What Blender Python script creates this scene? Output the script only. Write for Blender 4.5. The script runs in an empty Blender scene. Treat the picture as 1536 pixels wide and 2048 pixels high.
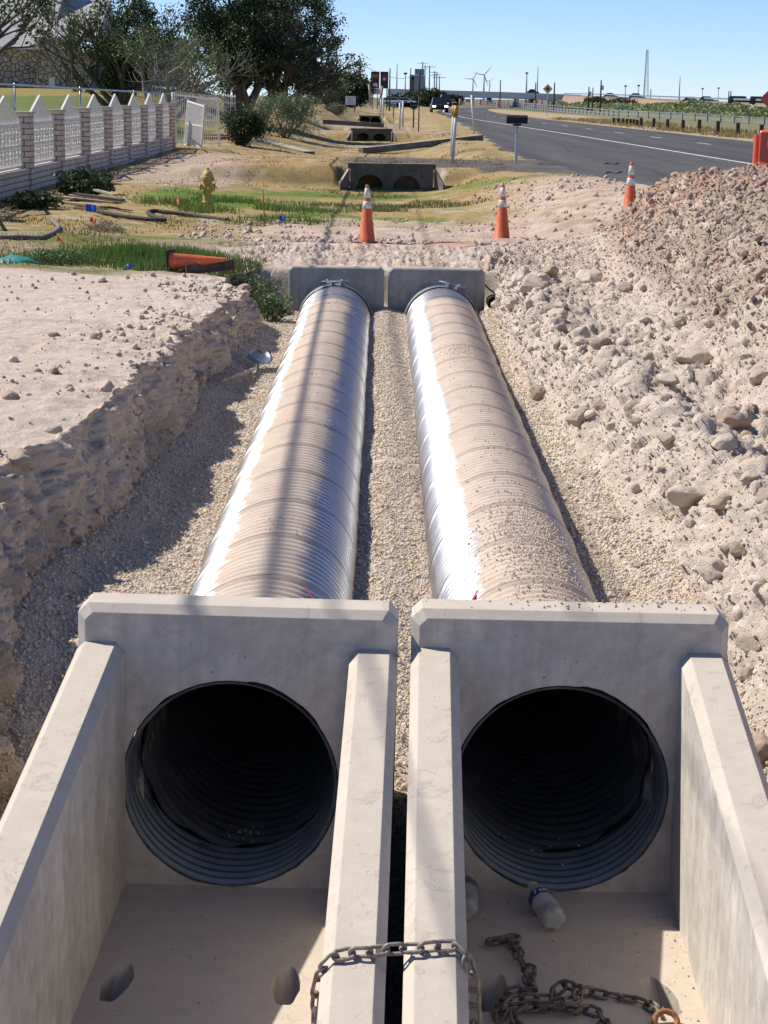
import bpy, bmesh, math, random
import numpy as np
from mathutils import Vector, Matrix, Euler
random.seed(7); RNG = np.random.default_rng(11)
PI = math.pi
S = bpy.context.scene
COL = S.collection

# ------------------------------------------------------------------ camera
F, CX, CY, ROLL, H = 3800., 768., 1024., .016, 2.25
PITCH, PSI = math.atan(830/F), .003157
def ray(u, v):
    dx, dy = u-CX, v-CY; c, s = math.cos(ROLL), math.sin(ROLL)
    a, b = dx*c+dy*s, -dx*s+dy*c
    X, Y, Z = a, F*math.cos(PITCH)-b*math.sin(PITCH), -F*math.sin(PITCH)-b*math.cos(PITCH)
    c, s = math.cos(PSI), math.sin(PSI)
    return X*c+Y*s, -X*s+Y*c, Z
def at(u, v, D):
    X, Y, Z = ray(u, v); t = D/Y; return Vector((X*t, D, H+Z*t))
def onz(u, v, z):
    X, Y, Z = ray(u, v); t = (z-H)/Z; return Vector((X*t, Y*t, z))
def proj(P):
    c, s = math.cos(-PSI), math.sin(-PSI)
    x, y, z = P[:, 0], P[:, 1], P[:, 2]-H
    X, Y = x*c+y*s, -x*s+y*c
    fz = Y*math.cos(PITCH)-z*math.sin(PITCH); up = Y*math.sin(PITCH)+z*math.cos(PITCH)
    fz = np.where(fz < .5, .5, fz)
    a, b = X/fz*F, -up/fz*F; c, s = math.cos(ROLL), math.sin(ROLL)
    return CX+a*c-b*s, CY+a*s+b*c, fz
cam_data = bpy.data.cameras.new('camera'); cam = bpy.data.objects.new('camera', cam_data); COL.objects.link(cam)
cam_data.sensor_fit = 'VERTICAL'; cam_data.sensor_height = 36; cam_data.sensor_width = 27
cam_data.lens = F/2048*36; cam_data.clip_start = .1; cam_data.clip_end = 20000
fwd = Vector((math.sin(PSI)*math.cos(PITCH), math.cos(PSI)*math.cos(PITCH), -math.sin(PITCH)))
rgt = Vector((math.cos(PSI), -math.sin(PSI), 0)); upv = rgt.cross(fwd)
r2 = rgt*math.cos(ROLL)+upv*math.sin(ROLL); u2 = upv*math.cos(ROLL)-rgt*math.sin(ROLL)
cam.matrix_world = Matrix(((r2.x, u2.x, -fwd.x, 0), (r2.y, u2.y, -fwd.y, 0), (r2.z, u2.z, -fwd.z, H), (0, 0, 0, 1)))
S.camera = cam
S.render.resolution_x, S.render.resolution_y = 768, 1024

# ------------------------------------------------------------------ light
SUN = Vector((-.83, .33, 1)).normalized()
w = bpy.data.worlds.new('World'); S.world = w; w.use_nodes = True
nt = w.node_tree; bg = nt.nodes['Background']; bg.inputs[1].default_value = .097
sk = nt.nodes.new('ShaderNodeTexSky'); sk.sky_type = 'NISHITA'; sk.sun_disc = False
sk.sun_elevation = math.asin(SUN.z); sk.sun_rotation = math.atan2(SUN.x, SUN.y)
sk.altitude = 1500; sk.air_density = .78; sk.dust_density = .0; sk.ozone_density = 5.
tint = nt.nodes.new('ShaderNodeMix'); tint.data_type = 'RGBA'; tint.blend_type = 'MULTIPLY'; tint.inputs[0].default_value = 1; tint.inputs[7].default_value = (.81, .845, 1.0, 1)   # clear dry air
nt.links.new(sk.outputs[0], tint.inputs[6]); nt.links.new(tint.outputs[2], bg.inputs[0])
sd = bpy.data.lights.new('sun', 'SUN'); sd.energy = 4.0; sd.angle = math.radians(.53); sd.color = (1, .94, .85)
so = bpy.data.objects.new('sun', sd); COL.objects.link(so); so.rotation_euler = (-SUN).to_track_quat('-Z', 'Y').to_euler(); so.location = (-30, 10, 40)
S.view_settings.view_transform = 'Standard'; S.view_settings.look = 'None'; S.view_settings.exposure = .64; S.view_settings.gamma = 1
S.cycles.max_bounces = 6; S.cycles.diffuse_bounces = 4; S.cycles.glossy_bounces = 3; S.cycles.transmission_bounces = 6; S.cycles.transparent_max_bounces = 8
S.cycles.sample_clamp_indirect = 4

# ------------------------------------------------------------------ tags and mesh helpers
def tag(o, label=None, cat=None, group=None, kind=None):
    if label: o['label'] = label
    if cat: o['category'] = cat
    if group: o['group'] = group
    if kind: o['kind'] = kind
    return o
def empty(name, loc, label, cat, group=None, rot=(0, 0, 0)):
    o = bpy.data.objects.new(name, None); COL.objects.link(o); o.location = loc; o.rotation_euler = rot; o.empty_display_size = .1
    return tag(o, label, cat, group)
def link(name, me, m=None, parent=None, smooth=False):
    if m is not None:
        for q in (m if isinstance(m, (list, tuple)) else [m]): me.materials.append(q)
    if smooth:
        me.polygons.foreach_set('use_smooth', np.ones(len(me.polygons), bool))
    o = bpy.data.objects.new(name, me); COL.objects.link(o)
    if parent: o.parent = parent
    return o
def npmesh(name, V, Fc, col=None):
    """V (N,3); Fc (M,k) faces all with k corners; col (N,3) optional vertex colours."""
    V = np.ascontiguousarray(V, np.float32); Fc = np.ascontiguousarray(Fc, np.int32)
    me = bpy.data.meshes.new(name); n, (m, k) = len(V), Fc.shape
    me.vertices.add(n); me.vertices.foreach_set('co', V.ravel())
    me.loops.add(m*k); me.loops.foreach_set('vertex_index', Fc.ravel())
    me.polygons.add(m); me.polygons.foreach_set('loop_start', np.arange(0, m*k, k, dtype=np.int32))
    me.update(calc_edges=True)
    if col is not None:
        a = me.color_attributes.new('Col', 'FLOAT_COLOR', 'POINT')
        c4 = np.ones((n, 4), np.float32); c4[:, :3] = col; a.data.foreach_set('color', c4.ravel())
    return me
class MB:
    """collects simple solids into one mesh"""
    def __init__(s): s.v = []; s.f = []; s.mi = []
    def add(s, vs, fs, mi=0):
        b = len(s.v); s.v += [tuple(q) for q in vs]; s.f += [tuple(b+i for i in f) for f in fs]; s.mi += [mi]*len(fs); return s
    def box(s, c, d, mi=0, rz=0, M=None):
        x, y, z = d[0]/2, d[1]/2, d[2]/2
        P = [Vector((i, j, k)) for k in (-z, z) for j in (-y, y) for i in (-x, x)]
        R = M or Matrix.Rotation(rz, 3, 'Z'); c = Vector(c)
        return s.add([R@p+c for p in P], [(0, 2, 3, 1), (4, 5, 7, 6), (0, 1, 5, 4), (2, 6, 7, 3), (0, 4, 6, 2), (1, 3, 7, 5)], mi)
    def bar(s, a, b, wd, ht=None, mi=0):
        a, b = Vector(a), Vector(b); d = b-a; ht = ht or wd
        q = d.to_track_quat('Y', 'Z').to_matrix()
        return s.box((a+b)/2, (wd, d.length, ht), mi, M=q)
    def tube(s, pts, r, n=8, mi=0, cap=True, close=False):
        pts = [Vector(p) for p in pts]; m = len(pts); rs = r if isinstance(r, (list, tuple)) else [r]*m
        vs, fs = [], []; ref = None
        for i, p in enumerate(pts):
            if close: t = pts[(i+1) % m]-pts[i-1]
            else: t = pts[min(i+1, m-1)]-pts[max(i-1, 0)]
            t.normalize()
            if ref is None: ref = t.orthogonal().normalized()
            ref = (ref-t*ref.dot(t)); ref = ref.normalized() if ref.length > 1e-6 else t.orthogonal().normalized()
            q = t.cross(ref)
            for k in range(n):
                a = 2*PI*k/n; vs.append(p+(ref*math.cos(a)+q*math.sin(a))*rs[i])
        for i in range(m if close else m-1):
            j = (i+1) % m
            for k in range(n):
                l = (k+1) % n; fs.append((i*n+k, i*n+l, j*n+l, j*n+k))
        if cap and not close: fs += [tuple(range(n-1, -1, -1)), tuple((m-1)*n+k for k in range(n))]
        return s.add(vs, fs, mi)
    def lathe(s, prof, n=24, c=(0, 0, 0), mi=0, M=None, cap=True):
        c = Vector(c); vs, fs = [], []
        for r, z in prof:
            for k in range(n):
                a = 2*PI*k/n; p = Vector((r*math.cos(a), r*math.sin(a), z)); vs.append((M@p if M else p)+c)
        m = len(prof)
        for i in range(m-1):
            for k in range(n):
                l = (k+1) % n; fs.append((i*n+k, i*n+l, (i+1)*n+l, (i+1)*n+k))
        if cap: fs += [tuple(range(n-1, -1, -1)), tuple((m-1)*n+k for k in range(n))]
        return s.add(vs, fs, mi)
    def prism(s, poly, a, b, mi=0):
        """poly: list of 3-D points, extruded by vector (b-a)"""
        d = Vector(b)-Vector(a); n = len(poly); P = [Vector(p) for p in poly]
        return s.add(P+[p+d for p in P], [tuple(range(n-1, -1, -1)), tuple(range(n, 2*n))]+[(i, (i+1) % n, n+(i+1) % n, n+i) for i in range(n)], mi)
    def mesh(s, name, fix=True):
        me = bpy.data.meshes.new(name); me.from_pydata(s.v, [], s.f)
        me.polygons.foreach_set('material_index', np.array(s.mi, np.int32))
        if fix:
            bm = bmesh.new(); bm.from_mesh(me); bmesh.ops.recalc_face_normals(bm, faces=bm.faces); bm.to_mesh(me); bm.free()
        me.update(); return me
    def build(s, name, m, parent=None, smooth=False, bevel=0, loc=None, ang=None):
        o = link(name, s.mesh(name), m, parent, smooth)
        if loc is not None: o.location = loc
        if bevel:
            b = o.modifiers.new('bevel', 'BEVEL'); b.width = bevel; b.segments = 2; b.limit_method = 'ANGLE'; b.angle_limit = math.radians(40)
        if ang: o.data.set_sharp_from_angle(angle=math.radians(ang))
        return o
def copy_tree(o, parent=None):
    c = o.copy(); COL.objects.link(c)
    if parent: c.parent = parent
    for ch in list(o.children): copy_tree(ch, c)
    return c

# ------------------------------------------------------------------ numpy noise
def h3(ix, iy, iz, seed=0):
    h = (ix.astype(np.int64)*374761393+iy.astype(np.int64)*668265263+iz.astype(np.int64)*2147483647+seed*974634541) & 0xFFFFFFFF
    h = ((h ^ (h >> 13))*1274126177) & 0xFFFFFFFF; h = ((h ^ (h >> 16))*2246822519) & 0xFFFFFFFF
    return ((h ^ (h >> 15)) & 0xFFFFFF)/float(0x1000000)
def vnoise(P, seed=0):
    P = np.asarray(P, float); i = np.floor(P).astype(np.int64); f = P-i; f = f*f*f*(f*(f*6-15)+10); r = 0
    for a in (0, 1):
        wx = f[:, 0] if a else 1-f[:, 0]
        for b in (0, 1):
            wy = f[:, 1] if b else 1-f[:, 1]
            for c in (0, 1):
                wz = f[:, 2] if c else 1-f[:, 2]
                r = r+wx*wy*wz*h3(i[:, 0]+a, i[:, 1]+b, i[:, 2]+c, seed)
    return r*2-1
def fbm(P, oc=4, seed=0, gain=.5):
    P = np.asarray(P, float); r = 0; a = 1; t = 0
    for k in range(oc): r = r+a*vnoise(P*2.03**k+k*17.3, seed+k); t += a; a *= gain
    return r/t
def worley(P, seed=0):
    P = np.asarray(P, float); i = np.floor(P).astype(np.int64); b1 = np.full(len(P), 9.); b2 = b1.copy(); idv = np.zeros(len(P))
    for a in (-1, 0, 1):
        for b in (-1, 0, 1):
            for c in (-1, 0, 1):
                j = i+np.array([a, b, c]); q = [h3(j[:, 0], j[:, 1], j[:, 2], seed+k) for k in (1, 2, 3)]
                d = np.sqrt((j[:, 0]+q[0]-P[:, 0])**2+(j[:, 1]+q[1]-P[:, 1])**2+(j[:, 2]+q[2]-P[:, 2])**2)
                n = d < b1; b2 = np.where(n, b1, np.minimum(b2, d)); idv = np.where(n, q[0], idv); b1 = np.where(n, d, b1)
    return b1, b2, idv
def ss(x, a=0., b=1.):
    t = np.clip((np.asarray(x, float)-a)/(b-a), 0, 1); return t*t*(3-2*t)
def lin(*c): return np.array(c, float)
def srgb(r, g, b): return tuple(((c/255+.055)/1.055)**2.4 if c > 10 else c/255/12.92 for c in (r, g, b))

# ------------------------------------------------------------------ materials
def newmat(name):
    m = bpy.data.materials.new(name); m.use_nodes = True
    n = m.node_tree.nodes; return m, n, m.node_tree.links, n['Principled BSDF']
def N(n, t, **k):
    o = n.new('ShaderNode'+t)
    for a, b in k.items():
        if a.startswith('i_'): o.inputs[int(a[2:])].default_value = b
        else: setattr(o, a, b)
    return o
def mix(n, L, fac, a, b, mode='MIX'):
    o = n.new('ShaderNodeMix'); o.data_type = 'RGBA'; o.blend_type = mode
    for s, q in ((0, fac), (6, a), (7, b)):
        if hasattr(q, 'is_linked'): L.new(q, o.inputs[s])
        elif s == 0: o.inputs[0].default_value = q
        else: o.inputs[s].default_value = (*q[:3], 1)
    return o.outputs[2]
def ramp(n, L, src, pts):
    r = n.new('ShaderNodeValToRGB'); e = r.color_ramp.elements
    while len(e) < len(pts): e.new(.5)
    for q, (p, c) in zip(e, pts):
        q.position = p; q.color = (*(c if hasattr(c, '__len__') else (c, c, c)), 1)
    L.new(src, r.inputs[0]); return r.outputs[0]
def mth(n, L, op, a, b=None, clamp=False):
    o = n.new('ShaderNodeMath'); o.operation = op; o.use_clamp = clamp
    for i, q in enumerate((a, b)):
        if q is None: continue
        if hasattr(q, 'is_linked'): L.new(q, o.inputs[i])
        else: o.inputs[i].default_value = q
    return o.outputs[0]
def noise(n, L, scale, detail=4, coord=None, rough=.55, dist=0):
    o = n.new('ShaderNodeTexNoise'); o.inputs['Scale'].default_value = scale; o.inputs['Detail'].default_value = detail
    o.inputs['Roughness'].default_value = rough; o.inputs['Distortion'].default_value = dist
    if coord is not None: L.new(coord, o.inputs['Vector'])
    return o.outputs[0]
def bump(n, L, bsdf, hgt, strength=.4, dist=.02):
    b = n.new('ShaderNodeBump'); b.inputs['Strength'].default_value = strength; b.inputs['Distance'].default_value = dist
    L.new(hgt, b.inputs['Height']); L.new(b.outputs[0], bsdf.inputs['Normal']); return b
def simple(name, c, rough=.7, metal=0, var=.25, scale=8, bmp=.15, bdist=.01, bscale=None, spec=.4, emit=None):
    m, n, L, b = newmat(name); tc = N(n, 'TexCoord').outputs['Object']
    f = noise(n, L, scale, 5, tc)
    lo = tuple(x*(1-var) for x in c); hi = tuple(min(1, x*(1+var)) for x in c)
    L.new(ramp(n, L, f, [(.3, lo), (.7, hi)]), b.inputs['Base Color'])
    b.inputs['Roughness'].default_value = rough; b.inputs['Metallic'].default_value = metal; b.inputs['Specular IOR Level'].default_value = spec
    if bmp: bump(n, L, b, noise(n, L, bscale or scale*4, 5, tc), bmp, bdist)
    if emit:
        b.inputs['Emission Color'].default_value = (*c, 1); b.inputs['Emission Strength'].default_value = emit
    return m
def vcolmat(name, rough=.9, scale=6, var=.3, bscale=40, bmp=.5, bdist=.01, spec=.25, trans=0, fine=None, crag=0):
    m, n, L, b = newmat(name); tc = N(n, 'TexCoord').outputs['Object']
    a = N(n, 'VertexColor', layer_name='Col').outputs[0]
    f = ramp(n, L, noise(n, L, scale, 6, tc, .65), [(.25, 1-var), (.75, 1+var)])
    c = mix(n, L, 1., a, f, 'MULTIPLY')
    if fine:
        c = mix(n, L, 1., c, ramp(n, L, noise(n, L, fine, 3, tc, .7), [(.3, .72), (.7, 1.25)]), 'MULTIPLY')
    L.new(c, b.inputs['Base Color']); b.inputs['Roughness'].default_value = rough; b.inputs['Specular IOR Level'].default_value = spec
    if bmp:
        hh = noise(n, L, bscale, 6, tc, .7)
        if crag:
            vo = N(n, 'TexVoronoi'); vo.feature = 'F1'; vo.inputs['Scale'].default_value = crag; L.new(tc, vo.inputs['Vector'])
            hh = mth(n, L, 'ADD', hh, mth(n, L, 'ADD', mth(n, L, 'MULTIPLY', noise(n, L, crag*.8, 5, tc, .75), 2.2), mth(n, L, 'MULTIPLY', vo.outputs['Distance'], -.25)))
        bump(n, L, b, hh, bmp, bdist)
    if trans:
        out = n['Material Output']; t = N(n, 'BsdfTranslucent'); L.new(c, t.inputs[0]); ms = N(n, 'MixShader'); ms.inputs[0].default_value = trans
        L.new(b.outputs[0], ms.inputs[1]); L.new(t.outputs[0], ms.inputs[2]); L.new(ms.outputs[0], out.inputs[0])
    return m
def concrete_mat(name, base, dust, dirt=.25, blotch=1.):
    """precast concrete: mottling, pin holes, and pale dust that has settled on upward faces"""
    m, n, L, b = newmat(name); tc = N(n, 'TexCoord').outputs['Object']
    big = noise(n, L, 2.3, 6, tc, .6, .6); mid = noise(n, L, 14, 5, tc, .6); fine = noise(n, L, 120, 3, tc)
    c = mix(n, L, ramp(n, L, big, [(.35, 0), (.7, 1)]), tuple(x*(1-dirt*blotch) for x in base), tuple(x*1.08 for x in base))
    c = mix(n, L, .5, c, mix(n, L, 1., c, ramp(n, L, mid, [(.3, .7), (.7, 1.25)]), 'MULTIPLY'))
    mp = N(n, 'Mapping'); mp.inputs['Scale'].default_value = (9, 9, .7); L.new(tc, mp.inputs[0])   # rain streaks
    c = mix(n, L, 1., c, ramp(n, L, noise(n, L, 1., 5, mp.outputs[0], .6), [(.38, .89), (.6, 1.03)]), 'MULTIPLY')
    vo = N(n, 'TexVoronoi'); vo.inputs['Scale'].default_value = 15; L.new(tc, vo.inputs['Vector'])
    pit = ramp(n, L, vo.outputs['Distance'], [(.06, 0), (.10, 1)])
    gate = ramp(n, L, noise(n, L, 5, 2, tc), [(.5, 0), (.62, 1)])
    pits = mth(n, L, 'SUBTRACT', 1., mth(n, L, 'MULTIPLY', gate, mth(n, L, 'SUBTRACT', 1., pit)))
    c = mix(n, L, 1., c, ramp(n, L, pits, [(0, .5), (1, 1.)]), 'MULTIPLY')
    g = N(n, 'NewGeometry'); sx = N(n, 'SeparateXYZ'); L.new(g.outputs['True Normal'], sx.inputs[0])
    up = ramp(n, L, sx.outputs[2], [(.3, 0), (.8, 1)])
    dm = mth(n, L, 'MULTIPLY', up, ramp(n, L, noise(n, L, 3.5, 6, tc, .7, .5), [(.26, .72), (.42, 1)]))
    dc = mix(n, L, ramp(n, L, noise(n, L, 9, 6, tc, .7), [(.35, 0), (.7, 1)]), tuple(x*.93 for x in dust), tuple(x*1.05 for x in dust))
    c = mix(n, L, dm, c, dc)
    sc = ramp(n, L, noise(n, L, 5.5, 9, tc, .72, 1.6), [(.585, 0), (.62, 1)])                     # scuffs, dried mud smears
    c = mix(n, L, mth(n, L, 'MULTIPLY', sc, .15), c, (.33, .27, .21)); spl = ramp(n, L, noise(n, L, 38, 4, tc, .7), [(.66, 0), (.70, .5)]); c = mix(n, L, spl, c, (.30, .25, .20))
    L.new(c, b.inputs['Base Color']); b.inputs['Roughness'].default_value = .85; b.inputs['Specular IOR Level'].default_value = .25
    hgt = mth(n, L, 'ADD', mth(n, L, 'MULTIPLY', fine, .35), mth(n, L, 'ADD', mth(n, L, 'MULTIPLY', mid, .6), mth(n, L, 'MULTIPLY', pits, .8)))
    hgt = mth(n, L, 'ADD', hgt, mth(n, L, 'MULTIPLY', sc, .5)); bq = bump(n, L, b, hgt, .45, .006); bv = N(n, 'Bevel'); bv.samples = 4; bv.inputs[0].default_value = .007; L.new(bv.outputs[0], bq.inputs['Normal'])
    return m
M_conc = concrete_mat('precast_concrete', (.56, .51, .44), (.53, .46, .375), .16)
M_conc_floor = concrete_mat('floor_concrete', (.52, .46, .39), (.52, .44, .355), .3)
M_conc_shade = concrete_mat('shaded_old_concrete', (.135, .12, .105), (.27, .23, .19), .4)  # old culvert concrete, base colour darkened to stand for its shade
M_conc_far = concrete_mat('grey_concrete', (.34, .33, .315), (.42, .37, .32), .3)
M_conc_old = concrete_mat('weathered_concrete', (.20, .185, .165), (.38, .32, .25), .45)
M_soil = vcolmat('excavated_soil', .95, 9, .16, 60, .7, .020, .15, fine=160, crag=13)
M_ground = vcolmat('grassy_ground', .95, 3, .28, 25, .8, .02, .15, fine=60)
M_peb = vcolmat('gravel_stone', .85, 60, .15, 200, .2, .003, .25)
M_rock = vcolmat('caliche_rock', .92, 14, .18, 60, .7, .010, .2, fine=120, crag=9)
M_leaf = vcolmat('leaf', .55, 2, .15, 10, 0, .01, .35, trans=.25)
M_bark = simple('bark', (.11, .085, .065), .95, 0, .4, 12, .6, .02)
M_barkpale = simple('pale_bark', (.27, .24, .21), .95, 0, .35, 10, .5, .02)
M_orange = simple('orange_cone_plastic', (.62, .135, .045), .5, 0, .25, 14, .1)
M_orange2 = simple('orange_barrier_plastic', (.78, .135, .065), .38, 0, .08, 6, .08)
M_black = simple('black_rubber', (.018, .018, .02), .7, 0, .4, 20, .15)
M_reflect = simple('dirty_reflective_sheeting', (.62, .60, .58), .45, 0, .4, 22, .05)
M_white = simple('white_paint', (.62, .62, .60), .55, 0, .12, 8, .05)
M_white2 = simple('weathered_white_metal', (.74, .69, .61), .5, .1, .2, 20, .08)
M_yellow = simple('faded_yellow_paint', (.50, .33, .085), .55, 0, .4, 16, .2)
M_galv = simple('galvanised_steel', (.50, .52, .54), .38, .9, .2, 14, .1)
M_chain = simple('dusty_chain_steel', (.27, .235, .20), .62, .35, .4, 60, .25, .003)
M_chain2 = simple('dark_chain_steel', (.165, .145, .125), .6, .35, .45, 60, .25, .003)
M_rust = simple('rusty_iron', (.30, .13, .06), .8, .2, .4, 40, .3)
M_wood = simple('weathered_wood', (.36, .29, .22), .9, 0, .4, 9, .4)
M_wooddark = simple('dark_timber', (.085, .065, .05), .9, 0, .35, 9, .3)
M_pole = simple('pole_timber', (.07, .06, .055), .9, 0, .3, 6, .2)
M_turb = simple('hazed_white_turbine', (.30, .33, .37), .6, 0, .05, 1, 0)  # white turbines, distance haze painted in as grey blue
M_hose = simple('dusty_rubber_hose', (.17, .155, .135), .8, 0, .35, 16, .2)
M_hosek = simple('black_rubber_hose', (.045, .04, .036), .8, 0, .35, 16, .2)
def asphalt_mat():
    m, n, L, b = newmat('asphalt'); tc = N(n, 'TexCoord').outputs['Object']; mp = N(n, 'Mapping'); mp.inputs['Scale'].default_value = (1.1, .035, 1); L.new(tc, mp.inputs[0])
    c = ramp(n, L, noise(n, L, 1.2, 5, tc), [(.3, (.046, .042, .040)), (.7, (.070, .063, .059))])
    c = mix(n, L, 1., c, ramp(n, L, noise(n, L, 1., 4, mp.outputs[0]), [(.35, .72), (.65, 1.3)]), 'MULTIPLY')
    vo = N(n, 'TexVoronoi'); vo.feature = 'DISTANCE_TO_EDGE'; vo.inputs['Scale'].default_value = .16; L.new(tc, vo.inputs['Vector'])
    c = mix(n, L, ramp(n, L, vo.outputs['Distance'], [(.003, .8), (.008, 0)]), c, (.022, .02, .02))
    L.new(c, b.inputs['Base Color']); b.inputs['Roughness'].default_value = .88; bump(n, L, b, noise(n, L, 60, 4, tc), .6, .01); return m
M_asph = asphalt_mat()
M_asph2 = simple('chip_seal', (.11, .102, .098), .9, 0, .25, 2.2, .6, .01, 60)
M_line = simple('road_paint', (.60, .60, .58), .7, 0, .15, 3, .1)
M_glass = simple('dark_glass', (.02, .024, .03), .08, 0, .1, 3, 0, spec=.6)
M_blue = simple('blue_plastic', (.02, .09, .55), .5, 0, .2, 10, .1)
M_orflag = simple('orange_plastic', (.75, .16, .03), .5, 0, .2, 10, .1)
M_teal = simple('teal_tarpaulin', (.03, .22, .17), .5, 0, .3, 9, .3, .02)
M_red = simple('red_paint_mark', (.62, .03, .07), .6, 0, .2, 30, .05)
M_pink = simple('pink_marking_paint', (.75, .16, .22), .8, 0, .3, 60, .2)
# ------------------------------------------------------------------ terrain height
def zroad(y): return np.interp(y, [0, 240, 420, 700, 6000], [.5, .5, .1, -.8, -.8])
def hb(x, y):
    x = np.asarray(x, float); y = np.asarray(y, float)
    a = np.interp(y, [0, 26, 35, 50, 80], [3.2, 2.2, 1.8, .9, .9]); e = np.interp(y, [0, 26, 35, 50, 80, 190], [8, 5.4, 5., 3.2, 3.2, 4.5])
    e = np.maximum(e, a+.5)
    rise = zroad(y)*ss((x-a)/(e-a))
    B = np.interp(y, [0, 25, 40, 60, 90, 120, 150, 210, 300, 450, 800], [.05, .1, .25, .32, .6, 1.1, 1.6, 1.3, .6, .2, -.8])
    left = B*ss((-x-1.4)/np.interp(y, [0, 40, 60, 90, 150, 1000], [5, 5., 5., 4.3, 4., 6.]))
    law = np.interp(y, [0, 40, 55, 75, 100, 130, 200, 320], [.4, .5, .8, 1.5, 2.4, 2.3, 1.2, .3])
    lw = ss((-x-7.55)/np.where(y < 68, .25, 6.)) * ss(y, 5, 12) * (1-ss(y, 220, 330))
    left = left*(1-lw)+np.maximum(law, B)*lw
    base = np.interp(y, [0, 240, 420, 700, 6000], [0, 0, -.2, -.9, -.9])
    z = np.where(x > 0, np.where(y < 300, base, base), base)+0*x
    z = z+np.where(x > 0, rise-base*ss((x-a)/(e-a)), left)
    for y0, y1, zt in ((49.0, 56.5, .52), (100.2, 106, .42), (118., 122.5, .45), (171, 178, .42)):       # drives that cross the ditch
        f = ss(y, y0-np.where(np.abs(x-.15) > 1.25, 4.2, .35), y0+.25)*(1-ss(y, y1, y1+1.6))
        z = np.where((x > -7) & (x < 7), np.maximum(z, zt*f*ss((x+7)/3.) + (1-f)*-9), z)
    z = z-.10*np.exp(-((x-.1)/1.6)**2)*ss(y, 36, 44)*(1-ss(y, 48.2, 48.8))
    rr = 17.5+0*y                                                                  # beyond the far side of the road the land falls a little
    z = z-(.35)*ss(x, 20, 34)*(1-ss(y, 240, 500))
    return z
# ------------------------------------------------------------------ near ground: trench, banks, spoil heap
PXL, PXR, PZ, PR = -.590, .775, -.60, .455
YF = 24.8
def wob(y, s, f=1.): return fbm(np.stack([y*f, y*0+s, y*0], 1), 4, 5)
YS = np.concatenate([np.arange(2, 6, .08), np.arange(6, 18, .036), np.arange(18, 30.001, .05)])
bl = np.interp(YS, [2, 6, 7.4, 9.3, 10.3, 11.1, 12.5, 15.6, 18.1, 21.5, 22.7, 23.0, 24.9, 25.4, 30], [-1.75, -1.56, -1.56, -1.80, -1.92, -1.92, -1.76, -1.60, -1.62, -1.46, -1.40, -1.85, -1.7, -1.5, -1.5])
bl = bl+wob(YS, 3.3, .9)*.16+wob(YS, 7.1, 3.)*.05
ll = np.interp(YS, [2, 6, 7.4, 9.3, 10.3, 11.1, 12.2, 13.6, 17.2, 20, 22.6, 22.9, 23.2, 25, 30], [-2.4, -2.0, -1.92, -2.16, -2.38, -2.5, -2.42, -2.25, -1.98, -1.80, -1.56, -1.6, -2.1, -1.95, -1.9])
ll = bl-.13-np.interp(YS, [6, 9, 13, 20, 30], [.08, .06, .02, .03, .1])+wob(YS, 9.3, 1.1)*.10+wob(YS, 1.7, 4.)*.05; ll = np.minimum(ll, bl-.06)
ZOFF = np.interp(YS, [2, 8, 10, 13.5, 16, 19, 22.6], [.0, .07, .17, .23, .17, .08, 0])
br = np.interp(YS, [2, 6, 7.6, 10.1, 11.3, 12.7, 14.2, 17.1, 20, 23.5, 25, 30], [1.85, 1.76, 1.72, 1.68, 1.74, 1.66, 1.58, 1.42, 1.37, 1.40, 1.5, 1.5])+wob(YS, 5.9, 1.)*.10+wob(YS, 2.2, 4.)*.05
lr = br+np.interp(YS, [2, 8, 11, 14, 18, 23, 25, 30], [.5, .42, .44, .42, .38, .30, .3, .3])+wob(YS, 8.8, 1.2)*.16
wobr = wob(YS, 12.5, 1.4)
depth = ss(YS, 2.4, 4.2)*(1-ss(YS, 25.12, 25.42))
def heap(x, y):
    foot = np.interp(y, [8, 13, 14.5, 23, 28, 31], [3.6, 3.0, 2.72, 2.75, 2.95, 3.4])
    cr = .74*ss(y, 9.5, 16.5)*(1-ss(y, 27.2, 30.3))*(1+.10*np.sin(y*1.3+.6+x*.7))
    up = np.maximum(x-foot, 0)
    f1 = .72*up*ss(up, 0, .5)
    dn = 1.5*(8.6-x)*.6
    k = .22
    def smin(a, b): h = np.clip(.5+.5*(b-a)/k, 0, 1); return b*(1-h)+a*h-k*h*(1-h)
    return np.maximum(smin(smin(f1, cr), np.maximum(dn, 0)), 0)
nA, nB, nC, nD, nE = 130, 46, 165, 40, 250
m = len(YS); X = np.zeros((m, nA+nB+nC+nD+nE)); Z = X.copy(); ZN = X.copy()          # ZN zone: 0 left top, 1 left wall, 2 gravel, 3 right slope, 4 shelf/heap
t = np.linspace(0, 1, nA, endpoint=False); t = 1-(1-t)**2.0
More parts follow.
